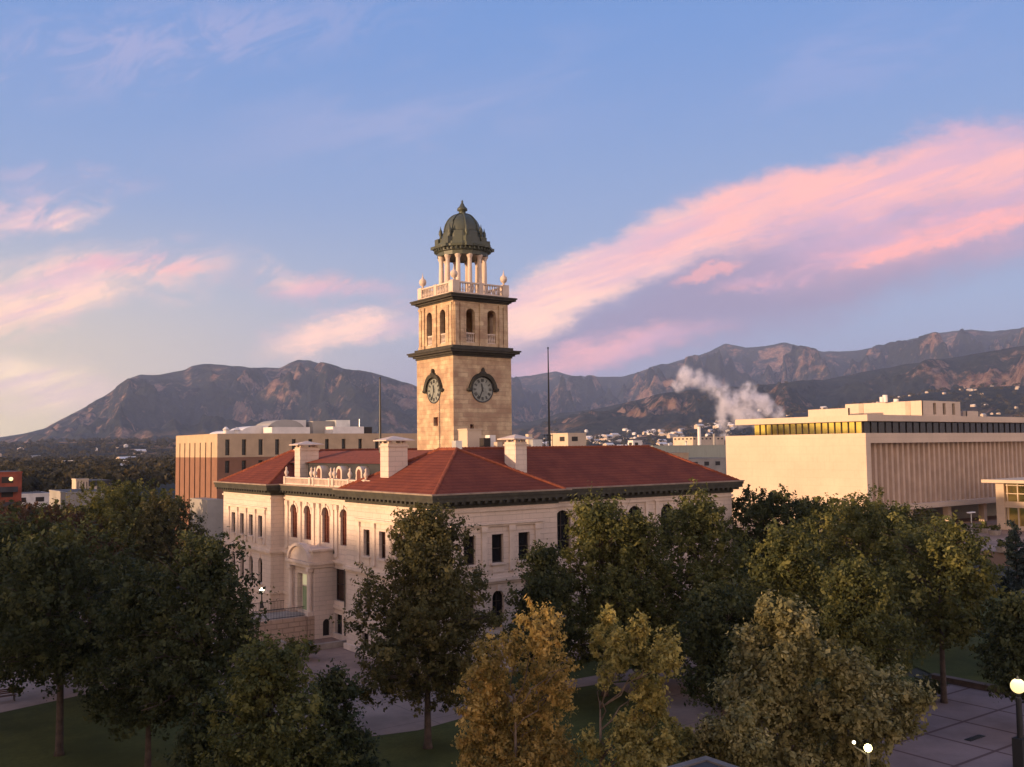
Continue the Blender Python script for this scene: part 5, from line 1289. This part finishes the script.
def shelter():
    q = at(706, 757, D=34); x, y, z = q.x, q.y, q.z; t = thing('stair_house', (x-3.5, y-4, 0), 'small building with flat dark roof and pale edge at the bottom of the view', 'building')
    m = MB(); m.facade((x-7, y-8), (1, 0), (0, -1), 7, 0, z-.25, [(2.5, 3.6, 0, 2.2, False)]); m.facade((x, y-8), (0, 1), (1, 0), 8, 0, z-.25, [(3, 5, 4, 5.4, False)])
    m.facade((x, y), (-1, 0), (0, 1), 7, 0, z-.25, []); m.facade((x-7, y), (0, -1), (-1, 0), 8, 0, z-.25, []); m.build('wall', M['brick'], t)
    window(t, (x, y-8), (0, 1), (1, 0), (3, 5, 4, 5.4, False)); window(t, (x-7, y-8), (1, 0), (0, -1), (2.5, 3.6, 0, 2.2, False), muntin=(0, 0), name='door')
    MB().box(x-6.8, y-7.8, z-.3, x-.2, y-.2, z-.06).build('roof', M['darkroof'], t)
    e = MB(); e.box(x-7.1, y-8.1, z-.25, x+.1, y-7.8, z); e.box(x-7.1, y-.2, z-.25, x+.1, y+.1, z); e.box(x-7.1, y-7.8, z-.25, x-6.8, y-.2, z); e.box(x-.2, y-7.8, z-.25, x+.1, y-.2, z); e.build('parapet', mat('dull_coping', (.15, .13, .12), var=.15, scale=1), t)
shelter()
q = at(975, 738, Z=0); d = MB(); d.box(q.x-.9, q.y-.22, -.01, q.x+.9, q.y+.22, .03)
for k in range(7): d.box(q.x-.8+.24*k, q.y-.2, .03, q.x-.72+.24*k, q.y+.2, .05)
tag(d.build('drain_grate', M['iron']), 'small black drain grate set in the paved square near the globe lamp', 'drain')
def plaza_lamp():
    q = at(971, 513, D=185); t = thing('street_light', (q.x, q.y, 2), 'slim grey street light with a flat head on the plaza before the court building', 'lamp'); x, y = q.x, q.y
    MB().tube([(x, y, 2), (x, y, q.z)], [.13, .08], 8).build('post', M['metal'], t); MB().box(x-1.0, y-.25, q.z, x+1.0, y+.25, q.z+.18).build('lamp_head', M['whitep'], t)
plaza_lamp()
for i, (px_, py, l) in enumerate(((985, 533, 'concrete plaza planter with a green bush, leftmost before the glass hall'), (995, 535, 'concrete plaza planter with a green bush, nearest the pillar of the glass hall'), (1003, 552, 'concrete plaza planter with a green bush, nearest the spruce'))):
    q = at(px_, py, Z=2.0); t = thing('planter', (q.x, q.y, 2), l, 'planter', 'planters on the raised plaza')
    MB().lathe((q.x, q.y), [(.9, 2.0), (1.15, 2.9), (1.0, 2.9), (.95, 2.75)], 14).build('pot', M['kerb'], t)
    c, a, b, v = leaves([(0, 0, 1.3, .8, .8, .6)], 500, .25, 70+i, .3); o = bpy.data.objects.new('bush', quads_mesh('bush', c, a, b, v, LEAF['green'])); COL.objects.link(o); o.parent = t

# ------------------------------------------------------------------ garage under the camera; unseen blocks added eastward to shade the park
def garage():
    t = thing('parking_garage', (-30, -30, 0), 'concrete parking garage whose open roof deck is the viewpoint', 'building')
    for z in (3.2, 6.4, 9.6, 12.8, 16.0): MB().box(-60, -60, z, .6, .4, z+.35).build('deck', M['greyb'], t)
    m = MB()
    for z in (3.55, 6.75, 9.95, 13.15, 16.35): m.box(-60, .1, z, .6, .35, z+1.0); m.box(.3, -60, z, .55, .1, z+1.0)
    m.build('parapet', M['greyb'], t)
    for k in range(8): MB().box(-58+8*k, -.6, 0, -57.4+8*k, 0, 16).build('column', M['greyb'], t)
garage()
for i, (x0, y0, x1, y1, z, m_, l) in enumerate(TOWN if 'TOWN' in globals() else (
    (-150, 8, -118, 60, 24.4, 'tanbrick', 'unseen tan brick block added east of the park to shade it'), (-150, 64, -118, 118, 24.4, 'brick', 'unseen red brick block added east of the park to shade it'), (-150, 122, -118, 175, 24.4, 'cream', 'unseen cream block added east of the park to shade it'), (-150, -60, -118, 4, 24.4, 'greyb', 'unseen grey block added east of the park to shade it'))):
    block('shade_block', x0, y0, x1, y1, z, m_, l, bands=4)  # added out of view, height set so the shadow reaches the lower facade
